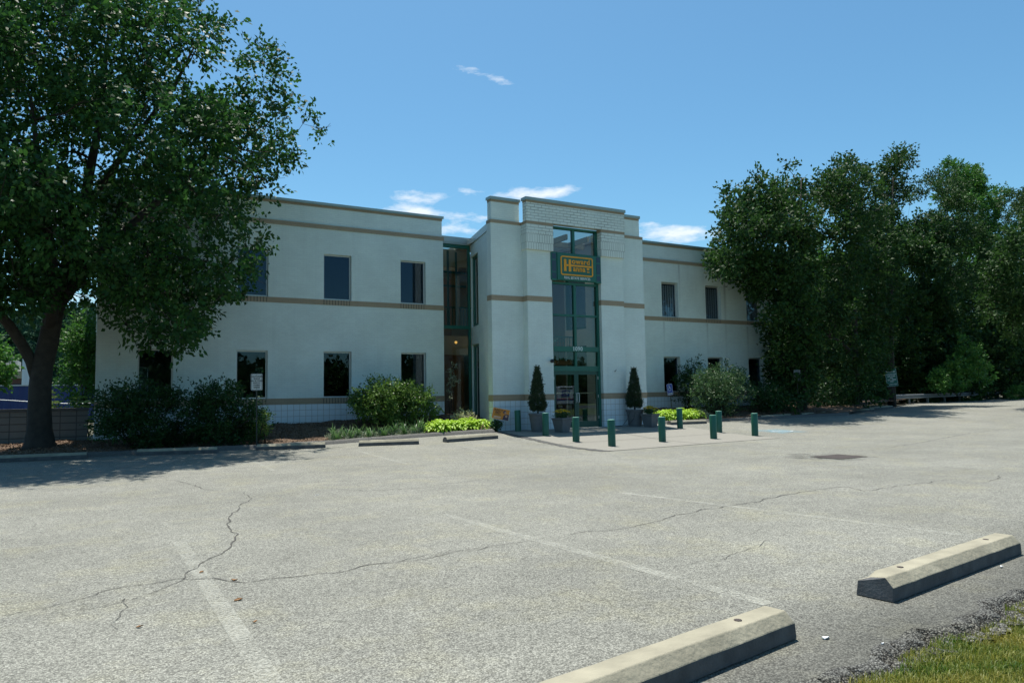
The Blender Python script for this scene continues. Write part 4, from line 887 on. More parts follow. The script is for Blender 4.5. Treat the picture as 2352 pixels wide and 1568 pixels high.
right_tree([(2250, 640), (2300, 530), (2400, 440), (2600, 450), (2640, 700), (2500, 830), (2340, 790), (2270, 730)], 20.5, 2.6, 80, (.4, 1.0), 2500, 'tree just outside the right edge whose shade falls on the car park', 29)
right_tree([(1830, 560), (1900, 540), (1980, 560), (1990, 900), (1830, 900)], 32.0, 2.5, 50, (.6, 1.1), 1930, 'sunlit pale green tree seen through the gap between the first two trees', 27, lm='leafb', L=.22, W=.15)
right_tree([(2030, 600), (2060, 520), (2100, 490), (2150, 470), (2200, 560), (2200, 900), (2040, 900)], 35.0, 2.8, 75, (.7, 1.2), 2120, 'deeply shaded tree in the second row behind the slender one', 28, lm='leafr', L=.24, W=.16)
# undergrowth behind the row
def mass(name, pts, per, L, W, lm, seed, label, cat, kind='stuff', **kw):
    V, Fq, T = lobe_leaves(pts, per, L, W, seed, **kw); o = raw_mesh(name, V, Fq, lm, None, T); return tag(o, label, cat, kind=kind)
r = np.random.RandomState(4); lobes = []
for k in range(330):
    x = r.uniform(1800, 2700); Y = r.uniform(33, 46); p = at(x, 900, Y); z = r.uniform(.3, 7.5) ; lobes.append((np.array([p[0], p[1], z+gz(p[0], p[1])]), r.uniform(1.0, 1.9)))
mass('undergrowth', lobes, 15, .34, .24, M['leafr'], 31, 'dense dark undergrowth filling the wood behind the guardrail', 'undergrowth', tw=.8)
# shrubs
shrub('shrub', [(228, 900), (250, 880), (300, 868), (330, 880), (370, 862), (410, 860), (425, 880), (440, 960), (435, 1035), (240, 1035), (215, 980)], 22.3, .9, 66, (.16, .36), 200, .075, .045, M['leafs'], 'dark overgrown shrub beside the tree, left of its twin', 330, 41, ymax=24.3, ymin=21.4, tw=.3)
shrub('shrub', [(425, 900), (460, 875), (500, 872), (545, 862), (552, 890), (590, 905), (600, 940), (618, 960), (610, 1010), (590, 1030), (430, 1035), (420, 960)], 22.2, .9, 68, (.16, .36), 200, .075, .045, M['leafs'], 'dark shrub under the towing sign with sunlit shoots on its right side', 520, 42, ymax=24.3, ymin=21.4, tw=.3)
shrub('shrub', [(590, 925), (605, 920), (618, 950), (616, 1000), (600, 1020), (580, 1010), (578, 960)], 21.7, .35, 14, (.1, .2), 190, .07, .045, M['leafc'], 'small light green shoots sprouting at the foot of the towing sign', 598, 43, tw=.25, stems=4)
shrub('shrub', [(800, 905), (830, 880), (850, 872), (890, 862), (915, 858), (940, 875), (975, 885), (1008, 915), (1005, 950), (990, 968), (930, 978), (850, 975), (815, 955)], 23.0, .75, 80, (.16, .36), 210, .078, .05, M['leafc'], 'rounded bright green shrub below the last window of the left wing', 900, 44, ymax=24.45, ymin=22.2, tw=.32)
shrub('variegated_shrub', [(1036, 960), (1045, 945), (1070, 938), (1092, 950), (1096, 966), (1070, 975), (1040, 972)], 22.7, .35, 16, (.1, .18), 330, .06, .035, M['varieg'], 'small cream and green variegated shrub behind the left hostas', 1066, 45, tw=.15, stems=4)
shrub('shrub', [(1030, 850), (1040, 838), (1058, 835), (1056, 862), (1045, 882), (1035, 890), (1040, 920), (1026, 925)], 24.55, .12, 9, (.07, .13), 260, .08, .035, M['silver'], 'thin pale leaved stems standing against the tall glass link', 1044, 46, tw=.2, stems=3, ymax=24.85)
shrub('shrub', [(1122, 985), (1130, 968), (1145, 966), (1155, 980), (1156, 996), (1122, 998)], 21.1, .22, 9, (.1, .16), 240, .09, .06, M['hostad'], 'small dark hosta clump under the yard sign', 1138, 47, tw=.12, stems=2, ymin=20.9)
shrub('shrub', [(1570, 900), (1590, 865), (1625, 835), (1650, 822), (1680, 830), (1712, 860), (1728, 890), (1720, 940), (1690, 955), (1620, 955), (1590, 935)], 22.5, 1.1, 80, (.18, .4), 160, .075, .045, M['leafg'], 'large grey green rounded shrub in front of the right wing windows', 1650, 48, ymax=24.4, tw=.34)
shrub('shrub', [(1555, 870), (1575, 820), (1600, 815), (1620, 840), (1610, 900), (1580, 950), (1550, 930)], 24.0, .4, 26, (.18, .34), 120, .08, .05, M['leafs'], 'dark shrub against the wall between the wheelchair sign and the grey green shrub', 1580, 49, tw=.34)
shrub('shrub', [(1705, 880), (1750, 872), (1800, 880), (1850, 890), (1870, 950), (1830, 950), (1760, 955), (1715, 950)], 22.9, .9, 55, (.25, .5), 70, .09, .055, M['leafs'], 'low dark shrub under the first tree right of the building', 1790, 50, tw=.35)
shrub('shrub', [(1840, 890), (1900, 870), (1960, 880), (1985, 940), (1920, 945), (1850, 950)], 24.2, .9, 50, (.25, .55), 60, .10, .06, M['leafs'], 'dark shrub behind the small white sign', 1900, 51, ymax=None, tw=.4)
shrub('vine_thicket', [(2140, 900), (2130, 860), (2170, 840), (2200, 780), (2215, 740), (2245, 760), (2260, 830), (2290, 850), (2280, 890), (2200, 900)], 31.0, .8, 60, (.3, .6), 70, .17, .13, M['vine'], 'sunlit bright green vine thicket spilling over the guardrail', 2200, 52, ymax=None, tw=.4)
shrub('shrub', [(2300, 900), (2330, 880), (2400, 890), (2420, 915), (2320, 915)], 31.5, .6, 20, (.3, .5), 50, .15, .11, M['leafb'], 'low bright shrub at the far end of the guardrail', 2350, 53, ymax=None, tw=.4)
# bushes behind the low block wall on the left
shrub('tall_bush', [(135, 930), (140, 850), (150, 760), (170, 710), (205, 700), (222, 720), (240, 800), (240, 930)], 27.5, 1.1, 60, (.25, .5), 75, .10, .065, M['leafb'], 'tall light green bush between the tree trunk and the building corner', 190, 54, ymax=None, tw=.4)
def sumac(x, Y, zb, h, seed, label):
    b = at(x, 900, Y); b[2] = zb; t = empty('sumac', b, label, 'sapling'); r = np.random.RandomState(seed); st = MB(); PP = []; DD = []
    for k in range(4):
        tip = np.array([r.normal(0, .35), r.normal(0, .25), h*(.6+.4*r.rand())]); st.tube([(0, 0, 0), tip*.5+[0.05, 0, .1], tip], [.02, .015, .008], 5)
        for j in range(9):
            f = .35+.65*j/8; o = tip*f; a = r.uniform(0, 6.28); d = np.array([math.cos(a), math.sin(a), .35]); Lf = .5+.15*r.rand()
            for s in range(12):
                q = s/11; p = o+d*Lf*q+np.array([0, 0, -.32*Lf*q*q]); sd_ = np.array([-d[1], d[0], 0])*(1 if s % 2 else -1)
                PP.append(p); DD.append(sd_*1.4+d*.5+np.array([0, 0, -.2]))
    V, Fq = leaves(np.array(PP), np.array(DD)*2.5, .17, .05, r, .2, flat=.9)
    st.build('stems', M['barkd'], t); raw_mesh('leaves', V, Fq, M['sumac'], t, np.repeat(r.rand(len(PP)), 4)); return t
sumac(150, 26.3, -.2, 2.4, 3, 'sumac sapling with pale drooping leaf fronds beside the dark trunk'); sumac(178, 26.0, -.2, 1.7, 8, 'shorter sumac sapling with light fronds just over the block wall')
# hostas: individual plants in two beds
def hosta(loc, R, m, label, group, seed):
    t = empty('hosta', loc, label, 'hosta', group); r = np.random.RandomState(seed); V = []; Fq = []; T = []
    n = 46
    for k in range(n):
        f = math.sqrt((k+.5)/n); a = k*2.399+r.normal(0, .2); L = (.12+.07*r.rand()); W = L*.62; el = 1.05-1.15*f+r.normal(0, .15); o = np.array([math.cos(a)*R*f*.75, math.sin(a)*R*f*.75, .20*(1-f*f)+.10+.03*r.rand()])
        h = np.array([math.cos(a), math.sin(a), 0]); s = np.array([-math.sin(a), math.cos(a), 0]); base_ = len(V); rows = 5
        for i in range(rows):
            q = i/(rows-1); e = el-1.3*q; w = W*math.sin(math.pi*min(.97, (.12+.88*q)))**.8*.5 if i < rows-1 else .002
            p = o+h*L*q*math.cos(el*.5)+np.array([0, 0, 1])*(L*q*math.sin(el)-.55*L*q*q)
            V += [p-s*w+[0, 0, w*.35], p, p+s*w+[0, 0, w*.35]]; T += [.95, .25+.3*r.rand(), .95]
            if i: b_ = base_+3*i; Fq += [(b_-3, b_-2, b_+1, b_), (b_-2, b_-1, b_+2, b_+1)]
    raw_mesh('leaves', V, Fq, m, t, np.array(T)*1.0, smooth=True)
    st = MB()
    for k in range(8): a = k*.785; st.tube([(0, 0, -.03), (.3*R*math.cos(a), .3*R*math.sin(a), .1), (.6*R*math.cos(a), .6*R*math.sin(a), .17)], .006, 4, cap=False)
    st.build('stalks', M['hosta'], t); return t
r = np.random.RandomState(9)
protos = [hosta((0, 0, 0), .3, M['hosta'], 'x', 'x', 60+i) for i in range(3)]; used = [False]*3
def place_hosta(x, y, label, group, s=1.0):
    k = r.randint(3)
    h = protos[k] if not used[k] else copy_tree(protos[k]); used[k] = True
    h.location = (x, y, bzz(x, y)); h.rotation_euler = (0, 0, r.uniform(0, 6.28)); h.scale = (s, s, s*r.uniform(1.0, 1.25)); h['label'] = label; h['group'] = group
ha, hb = hit(1000, 999), hit(1118, 996)
for row, (off, nn) in enumerate(((.15, 7), (.55, 7), (.92, 6))):
    for i in range(nn):
        f = (i+.5*(row % 2)+.25)/7.3; y = 21.22+off*.62; x = at(990+f*130, 990, y)[0]
        place_hosta(x+r.normal(0, .04), y+r.normal(0, .04), 'yellow green hosta in the dense bed left of the entrance tower', 'yellow green hostas left of the tower', .95)
for row in range(2):
    for i in range(7):
        x = 19.0+i*.36+.15*row; y = 21.75+row*.42
        place_hosta(x+r.normal(0, .04), y+r.normal(0, .04), 'yellow green hosta in the bed right of the entrance tower', 'yellow green hostas right of the tower', .95)
# strap-leaved tufts and silvery ground cover
def tuft(loc, seed, h):
    t = empty('daylily', loc); r = np.random.RandomState(seed); V = []; Fq = []; T = []
    for k in range(34):
        a = r.uniform(0, 6.28); L = h*(.6+.6*r.rand()); ln = .25+.6*r.rand(); W = .011; o = np.array([r.normal(0, .05), r.normal(0, .05), -.02]); hh = np.array([math.cos(a), math.sin(a), 0]); s = np.array([-math.sin(a), math.cos(a), 0]); b_ = len(V)
        for i in range(6):
            q = i/5; p = o+hh*L*ln*q**1.3+np.array([0, 0, L*(q-.55*ln*q*q*q)]); w = W*(1-q**3)+.001; V += [p-s*w, p+s*w]; T += [.2+.7*q]*2
            if i: Fq.append((b_+2*i-2, b_+2*i-1, b_+2*i+1, b_+2*i))
    raw_mesh('leaves', V, Fq, M['blade'], t, T); 
    m = MB(); m.lathe([(.05, -.04), (.045, .03), (.02, .07)], (0, 0, 0), 8); m.build('crown', M['blade'], t); return t
tf = [(775, 992, .42), (800, 985, .36), (822, 990, .34), (850, 994, .3), (880, 997, .34), (905, 998, .42), (930, 996, .38), (952, 990, .3), (968, 985, .42), (1000, 1003, .0)][:9]
tps = [tuft((0, 0, 0), 70+i, .42) for i in range(3)]
tlab = ['arching strap leaved tuft at the left end of the tuft row', 'strap leaved tuft second from the left in the mulch bed', 'low strap leaved tuft behind the middle wheel stop', 'short grassy tuft left of the centre of the row', 'grassy tuft in the centre of the row behind the middle wheel stop', 'tall dense tuft right of the centre of the row', 'strap leaved tuft third from the hostas', 'small tuft second from the hostas', 'upright tuft nearest to the left hosta bed']
for i, (px, py, h) in enumerate(tf):
    p = hit(px, py+12); x, y = p[0], max(21.35, p[1]+.1)
    y = 21.3+.16*(i % 3); x = at(px, 990, y)[0]
    t = tps[i % 3] if i < 3 else copy_tree(tps[i % 3]); t.location = (x, y, bzz(x, y)); s = h/.42; t.scale = (1.1, 1.1, 1*s+.45); t.rotation_euler = (0, 0, i*1.3); tag(t, tlab[i], 'daylily', 'strap leaved tufts in the left bed')
lobes = []
for k in range(85):
    px = r.uniform(752, 985); y = r.uniform(21.3, 22.1); x = at(px, 990, y)[0]; lobes.append((np.array([x, y, bzz(x, y)+.06]), r.uniform(.08, .15)))
mass('ground_cover', lobes, 1100, .042, .024, M['silver'], 81, 'low silvery ground cover between the strap leaved tufts', 'ground cover', tw=.1, shell=.3)
lobes = []
for k in range(26):
    px = r.uniform(1592, 1626); y = r.uniform(21.75, 22.3); x = at(px, 960, y)[0]; lobes.append((np.array([x, y, bzz(x, y)+.12+.1*r.rand()]), r.uniform(.1, .17)))
mass('silver_plant', lobes, 420, .05, .025, M['silver'], 82, 'silvery leaved clump between the right hostas and the grey green shrub', 'plant', kind=None, tw=.16, shell=.3)
lobes = [(np.array([r.uniform(9.0, 14.5), r.uniform(42, 44), r.uniform(.3, 4.5)]), r.uniform(.7, 1.1)) for k in range(34)]
mass('thicket', lobes, 30, .2, .13, M['vine'], 83, 'sunlit green thicket behind the building, glimpsed through a ground floor window', 'thicket', kind=None, tw=.5)
# mulch chips
n = 26000; r2 = np.random.RandomState(12); x = r2.uniform(-3, 11.3, n); y = r2.uniform(21.1, 24.5, n); 
x = np.concatenate([x, r2.uniform(18.4, 30, 12000)]); y = np.concatenate([y, r2.uniform(21.6, 24.5, 12000)]); z = bed_z(x, y)+.014
P = np.stack([x, y, z], 1); D = r2.normal(0, 1, P.shape); D[:, 2] *= .25; V, Fq = leaves(P, D*3, .05, .022, r2, 0)
o = raw_mesh('mulch_chips', V, Fq, leafmat('bark_chips', (.07, .04, .025), (.24, .17, .11), 0, .9, .2), tint=np.repeat(r2.rand(len(P)), 4)); tag(o, 'brown bark chips strewn over the planting beds', 'mulch', kind='stuff')

# ============================================================ objects
def wheel_stop(p0, p1, label, group, name='wheel_stop', chip=False, wd=.25, h=.15):
    p0 = np.array(p0, float); p1 = np.array(p1, float); L = np.linalg.norm((p1-p0)[:2]); a = math.atan2(p1[1]-p0[1], p1[0]-p0[0])
    t = empty(name, p0, label, 'wheel stop', group, rz=a); sl = math.atan2(p1[2]-p0[2], L); t.rotation_euler = (0, -sl, a)
    prof = [(0, 0), (0, h*.6), (.055*wd/.25, h), (wd-.065*wd/.25, h), (wd, h*.6), (wd, 0)]
    mb = MB(); n = 14; V = []; rr = np.random.RandomState(int(abs(p0[0])*100) % 999)
    for i in range(n+1):
        x = L*i/n
        for k, (y, z) in enumerate(prof):
            dz = rr.normal(0, .0012); dy = rr.normal(0, .0012)
            if i == 0 and k == 3 and chip: dz -= .022; dy -= .02
            if i == 0 and k == 4 and chip: dz += .01; dy -= .01
            xe = x+(z*.12 if i == 0 else (-z*.12 if i == n else 0))+(.025 if chip and i == 0 and k == 3 else 0)
            V.append((xe, y+dy, z+dz))
    Fq = [(i*6+k, (i+1)*6+k, (i+1)*6+(k+1) % 6, i*6+(k+1) % 6) for i in range(n) for k in range(6)]+[(0, 1, 2, 3, 4, 5), tuple(range(n*6, n*6+6))[::-1]]
    Fq = [tuple(f[::-1]) for f in Fq]
    mb.add(V, Fq); mb.m = [1 if (i < n*6 and i % 6 in (0, 4)) or i >= n*6 else 0 for i in range(len(Fq))]; mb.build('body', [M['stop'], M['stopshade']], t, bevel=.006)
    for x in (L*.17, L*.83):
        r_ = MB(); r_.lathe([(.022, h-.004), (.022, h+.0025), (.012, h+.004)], (x, wd/2, 0), 12); r_.build('rebar_pin', M['rust'], t)
    return t
SG = 'concrete wheel stops'
def ws(x0, y0, x1, y1, label, **k):
    a, b = hit(x0, y0), hit(x1, y1); a[2] += .002; b[2] += .002; return wheel_stop(a, b, label, SG, **k)
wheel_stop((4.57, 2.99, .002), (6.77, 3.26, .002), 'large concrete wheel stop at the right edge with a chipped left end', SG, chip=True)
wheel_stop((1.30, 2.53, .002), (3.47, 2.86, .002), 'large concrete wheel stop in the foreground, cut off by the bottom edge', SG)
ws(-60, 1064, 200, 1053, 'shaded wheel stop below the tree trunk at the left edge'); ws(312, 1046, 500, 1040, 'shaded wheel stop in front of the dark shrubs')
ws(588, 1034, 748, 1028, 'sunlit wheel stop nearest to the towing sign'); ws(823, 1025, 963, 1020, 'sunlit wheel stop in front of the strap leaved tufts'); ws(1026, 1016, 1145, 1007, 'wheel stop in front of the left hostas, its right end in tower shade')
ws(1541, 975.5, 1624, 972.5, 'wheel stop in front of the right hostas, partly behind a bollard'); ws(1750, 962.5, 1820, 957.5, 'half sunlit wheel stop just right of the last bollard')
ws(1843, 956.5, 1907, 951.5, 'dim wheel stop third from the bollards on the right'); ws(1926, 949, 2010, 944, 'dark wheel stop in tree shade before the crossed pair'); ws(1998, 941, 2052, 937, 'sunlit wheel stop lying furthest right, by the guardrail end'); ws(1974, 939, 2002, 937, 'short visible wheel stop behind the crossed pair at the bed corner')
# bollards
BG = 'green bollards round the entrance pavement'
def bollard():
    t = empty('bollard', (0, 0, 0)); mb = MB(); mb.lathe([(.101, -.05), (.101, .685), (.097, .692)], (0, 0, 0), 28); mb.build('post', M['bollard'], t)
    c = MB(); c.lathe([(.097, .6921), (.095, .70), (.07, .706), (.0, .708)], (0, 0, 0), 28); c.build('cap', mat('sunlit_bollard_top', (.10, .26, .20), .6) if 'sunlit_bollard_top' not in bpy.data.materials else bpy.data.materials['sunlit_bollard_top'], t); return t  # top in a lighter green: the sun's brightness is put into its colour
bs = [(1193, 993, 'bollard standing against the tiled wall, furthest left'), (1257, 1003, 'bollard in front of the left planter with the conifer'), (1327, 1017, 'sunlit bollard in front of the entrance doors, left of the corner bollard'), (1410, 1027, 'bollard at the front left corner of the pavement, nearest the camera'),
      (1526, 1017, 'bollard in the front row below the right conifer, right of the corner bollard'), (1644, 1010, 'front row bollard overlapping another just behind it'), (1739, 1003, 'bollard furthest right on the pavement corner'), (1656, 995, 'bollard mostly hidden behind a front row bollard'), (1566, 986, 'bollard standing in front of the wheel stop by the right hostas'), (1497, 979, 'bollard half hidden behind the right flower planter')]
b0_ = bollard()
for i, (x, y, l) in enumerate(bs):
    t = b0_ if i == 0 else copy_tree(b0_); p = hit(x, y-2); t.location = p+[0, 0.08, 0]; tag(t, l, 'bollard', BG); t.rotation_euler = ((.006*((i*7) % 5-2)), .006*((i*3) % 5-2), i)
# planters
def planter(loc, rt, rb, h, sq, label, name='planter'):
    t = empty(name, loc, label, 'planter', 'grey planters at the entrance', rz=.25 if sq else 0); n = 4 if sq else 28; k = math.sqrt(2) if sq else 1
    mb = MB(); mb.lathe([(rb*k, 0), (rt*.93*k, h*.86), (rt*k, h*.9), (rt*k*1.02, h), (rt*k*.9, h), (rt*k*.88, h*.9)], (0, 0, 0), n, smooth=not sq); mb.build('pot', M['planter'], t, bevel=.008)
    s = MB(); s.lathe([(.01, h*.9), (rt*k*.86, h*.905), (.01, h*.93)], (0, 0, 0), n); s.build('soil', M['soil'], t); return t
def gl(x, y): return (x, y, gz(x, y)+.008)
pA = gl(12.66, 20.0); pB = gl(13.24, 19.65); pC = gl(16.95, 20.55); pD = gl(17.17, 20.3)
pA = gl(12.66, 20.35)
planter(pA, .31, .22, .60, False, 'large round grey planter left of the doors'); planter(gl(13.20, 19.75), .245, .165, .46, True, 'square grey flower planter in front of the left door')
planter(gl(17.02, 20.72), .32, .23, .60, False, 'large round grey planter right of the doors, behind the square one'); planter(gl(17.22, 20.12), .245, .165, .46, True, 'square grey flower planter right of the doors')
def conifer(loc, h, R, label, seed):
    t = empty('arborvitae', loc, label, 'conifer', 'conical conifers in planters'); r = np.random.RandomState(seed); st = MB(); st.tube([(0, 0, -.05), (.01, 0, h*.5), (0, .01, h*.93)], [.03, .02, .006], 7); st.build('trunk', M['barkd'], t)
    PP = []; DD = []
    for k in range(900):
        q = r.rand()**1.35; z = .10+q*(h-.10); rad = R*min(1.0, (.72+q*2.2))*(1-q)**.72*(.94+.12*math.sin(k)); a = r.uniform(0, 6.28)
        rad *= 1+.10*math.sin(a*3+z*6+seed)
        if q > .8: rad = max(rad, .045)
        o = np.array([rad*.9*math.cos(a), rad*.9*math.sin(a), z]); d = np.array([math.cos(a)*.45, math.sin(a)*.45, 1.0])
        for j in range(11): PP.append(o+r.normal(0, .026, 3)+d*.03*j/4-np.array([math.cos(a), math.sin(a), 0])*r.rand()*.05); DD.append(d)
    for k, (dx, dz) in enumerate(((.07, .0), (-.05, .02), (0.0, .06))):       # leaders at the top
        for j in range(170): q = r.rand(); PP.append(np.array([dx*(1-.2*q)+r.normal(0, .022*(1.3-q)), r.normal(0, .02), h*.82+dz+q*.24*h*.6])); DD.append(np.array([0, 0, 1.0]))
    V, Fq = leaves(np.array(PP), np.array(DD)*2, .05, .022, r, -.1); raw_mesh('foliage', V, Fq, M['conifer'], t, np.repeat(r.rand(len(PP)), 4))
conifer(np.array(pA)+[0, 0, .55], 1.50, .31, 'cone shaped conifer in the round planter left of the doors', 3); conifer(np.array(gl(17.02, 20.72))+[0, 0, .55], 1.46, .325, 'cone shaped conifer with a forked tip in the round planter right of the doors', 4)
def flowers(loc, label, seed):
    t = empty('marigold', loc, label, 'flowers', 'yellow flowers in square planters'); r = np.random.RandomState(seed)
    lb2 = [(np.array([r.normal(0, .11), r.normal(0, .1), .08+.09*r.rand()]), .10) for _ in range(14)]
    V, Fq, T = lobe_leaves(lb2, 900, .045, .016, seed, tw=.08, shell=.2); raw_mesh('foliage', V, Fq, M['leafg'], t, T)
    PP = []; DD = []
    for k in range(75):
        a = r.uniform(0, 6.28); q = math.sqrt(r.rand())*.27; c = np.array([q*math.cos(a), q*math.sin(a), .29-1.4*q*q+.04*r.rand()])
        for j in range(7): b_ = j*.9; PP.append(c); DD.append(np.array([math.cos(b_), math.sin(b_), .25])*3)
    V, Fq = leaves(np.array(PP), np.array(DD), .034, .022, r, 0); raw_mesh('blossoms', V, Fq, M['flower'], t, np.repeat(r.rand(len(PP)), 4))
flowers(np.array(gl(13.20, 19.75))+[0, 0, .42], 'yellow flowers in the square planter left of the doors', 5); flowers(np.array(gl(17.22, 20.12))+[0, 0, .42], 'yellow flowers in the square planter right of the doors', 6)
c = MB(); z0 = gz(16.6, 20.8); c.tube([(16.75, 20.6, z0+.6), (16.66, 20.6, z0+.45), (16.60, 20.65, z0+.25), (16.48, 20.75, z0+.05), (16.25, 20.95, z0+.03), (16.05, 21.0, z0+.03)], .008, 5); c.tube([(16.82, 20.45, z0+.52), (16.75, 20.45, z0+.3), (16.62, 20.55, z0+.1), (16.4, 20.8, z0+.03), (16.2, 20.9, z0+.03)], .008, 5)
tag(c.build('garland_cable', M['black']), 'thin black cable hanging from the right round planter to the wall', 'cable')
# signs
def sign_plate(b, wd, h, rad=.02, z=0.0, th=.004, mi=0, Y=0.0):
    P = []
    for cx_, cz_, a0 in ((wd/2-rad, h/2-rad, 0), (-wd/2+rad, h/2-rad, 90), (-wd/2+rad, -h/2+rad, 180), (wd/2-rad, -h/2+rad, 270)):
        for k in range(5): a = math.radians(a0+22.5*k); P.append((cx_+rad*math.cos(a), cz_+rad*math.sin(a)))
    n = len(P); b.add([(x, Y, zz+z) for x, zz in P]+[(x, Y+th, zz+z) for x, zz in P], [tuple(range(n))[::-1], tuple(range(n, 2*n))]+[(i, (i+1) % n, n+(i+1) % n, n+i) for i in range(n)], mi)
def rim(b, wd, h, rad, t, z, Y, mi=0):
    def ring(wd, h, rad):
        P = []
        for cx_, cz_, a0 in ((wd/2-rad, h/2-rad, 0), (-wd/2+rad, h/2-rad, 90), (-wd/2+rad, -h/2+rad, 180), (wd/2-rad, -h/2+rad, 270)):
            for k in range(5): a = math.radians(a0+22.5*k); P.append((cx_+rad*math.cos(a), cz_+rad*math.sin(a)+z))
        return P
    O, I = ring(wd, h, rad), ring(wd-2*t, h-2*t, max(.004, rad-t)); n = len(O); b.add([(x, Y, zz) for x, zz in O]+[(x, Y, zz) for x, zz in I], [(i, n+i, n+(i+1) % n, (i+1) % n)[::-1] for i in range(n)], mi)
M['signwhite'] = mat('sign_white', (.55, .57, .55), .4); M['signblack'] = mat('sign_black', (.02, .02, .02), .5); M['signblue'] = mat('sign_blue', (.015, .045, .30), .4)
M['orange'] = mat('sign_orange', (.62, .22, .02), .5, noise=(4, .2)); M['faded'] = mat('faded_sign_grey', (.20, .21, .21), .7); M['signdgreen'] = mat('hanging_sign_green', (.01, .13, .10), .5)
def post_sign(loc, name, label, h_post, wd, h, zc, face, lines, textm, rz=0, lean=0, rimm=None, twist=0, cat='sign', pr=.03):
    t = empty(name, loc, label, cat, rz=rz); t.rotation_euler = (0, lean, rz)
    p = MB(); p.box(-pr/2, .008, -.1, pr/2, .008+pr*.8, h_post)
    p.build('post', M['post'], t)
    s = MB(); sign_plate(s, wd, h, .03); so_ = s.build('plate', face, t, (0, 0, zc)); so_.rotation_euler = (0, twist, 0)
    if rimm: q = MB(); rim(q, wd-.02, h-.02, .025, .010, 0, -.0015); q.build('border', rimm, so_)
    b = MB()
    for zz in (h/2-.035, -h/2+.035): b.lathe([(.008, 0), (.008, .004)], (0, 0, 0), 8); b.v[-16:] = [(x, -.003-z_, zz+y_) for x, y_, z_ in b.v[-16:]]
    b.build('bolt', M['signblack'], so_)
    for i, (s_, size, z_, sx_) in enumerate(lines): text_mesh(s_, size, 'lettering', textm, so_, (0, -.004, z_), ext=.001, bold=size*.03, sx=sx_)
    return t, so_
tz = hit(590, 1034); tx_ = 3.92; tyy = 20.9; tb = (tx_, tyy, gz(tx_, tyy))
tz_c = at(590, 877, tyy)[2]-tb[2]
post_sign(tb, 'towing_sign', 'white sign about towing unauthorised vehicles on a thin dark post before the shrubs', tz_c+.1, .305, .457, tz_c, M['signwhite'],
          [('UNAUTHORIZED', .052, .150, .80), ('VEHICLES', .052, .09, .80), ('WILL BE TOWED', .052, .03, .80), ('AWAY AT', .052, -.03, .80), ("OWNER'S", .052, -.09, .80), ('EXPENSE', .052, -.15, .80)], M['signblack'], rimm=M['signblack'], lean=-.01)
hp = np.array([20.47, 22.5, bzz(20.47, 22.5)]); t_, s_ = post_sign(hp, 'wheelchair_parking_sign', 'blue wheelchair parking sign on a leaning post by the right hostas', 1.4, .305, .457, 1.10, M['signblue'], [('PARKING', .06, -.165, .85)], M['signwhite'], rimm=M['signwhite'], lean=-.12)
wcm = wheelchair(.30, 0); wcm.v = [(x-.01, -.004, y+.035) for x, y, z in wcm.v]; wcm.build('wheelchair_symbol', M['signwhite'], s_)
# orange yard sign on wire legs (tilted)
yp = np.array([11.58, 21.15, gz(11.58, 21.15)]); ty_ = empty('yard_sign', yp, 'tilted orange yard sign on wire legs beside the tower', 'yard sign', rz=-.55); ty_.rotation_euler = (0, .10, -.55)
s = MB(); s.box(-.29, -.002, .40, .29, .003, .78); pl = s.build('panel', M['signwhite'], ty_); pl.rotation_euler = (0, .10, 0)
s = MB(); s.box(-.275, -.0045, .415, .275, -.0021, .765); s.build('face', M['orange'], pl)
text_mesh('FUND IT', .10, 'lettering', M['signblack'], pl, (-.09, -.006, .70), bold=.003, sx=.75, ext=.001); text_mesh('FIRST', .10, 'lettering', M['signblack'], pl, (-.10, -.006, .615), bold=.003, sx=.75, ext=.001)
q = MB()
for z_, x1_ in ((.56, 0.0), (.53, .02)): q.box(-.22, -.0062, z_, x1_, -.0046, z_+.012)
q.build('small_print', mat('sign_print_green', (.10, .12, .02), .6), pl); q = MB()
for z_, x1_ in ((.485, .03), (.455, .01)): q.box(-.22, -.0062, z_, x1_, -.0046, z_+.014)
q.build('small_print', M['signwhite'], pl)
q = MB(); q.add([(.12+.055*math.cos(a), -.0063, .67+.06*math.sin(a)) for a in np.linspace(0, 6.28, 15)[:-1]], [tuple(range(14))]); q.add([(.08, -.0061, .416), (.27, -.0061, .416), (.27, -.0061, .60), (.17, -.0061, .62), (.10, -.0061, .56)], [(0, 1, 2, 3, 4)]); q.build('printed_figure', mat('print_dark', (.05, .03, .06), .5), pl)
q = MB(); q.add([(.14+.035*math.cos(a), -.0072, .655+.042*math.sin(a)) for a in np.linspace(0, 6.28, 13)[:-1]], [tuple(range(12))]); q.add([(.19+.04*math.cos(a), -.0072, .55+.045*math.sin(a)) for a in np.linspace(0, 6.28, 13)[:-1]], [tuple(range(12))]); q.build('printed_face', mat('print_skin', (.45, .25, .17), .5), pl)
q = MB(); q.tube([(-.12, 0, -.1), (-.12, 0, .42)], .003, 5); q.tube([(.12, 0, -.1), (.12, 0, .42)], .003, 5); q.tube([(-.12, 0, .2), (.12, 0, .2)], .003, 5); q.build('wire_leg', M['galv'], ty_)
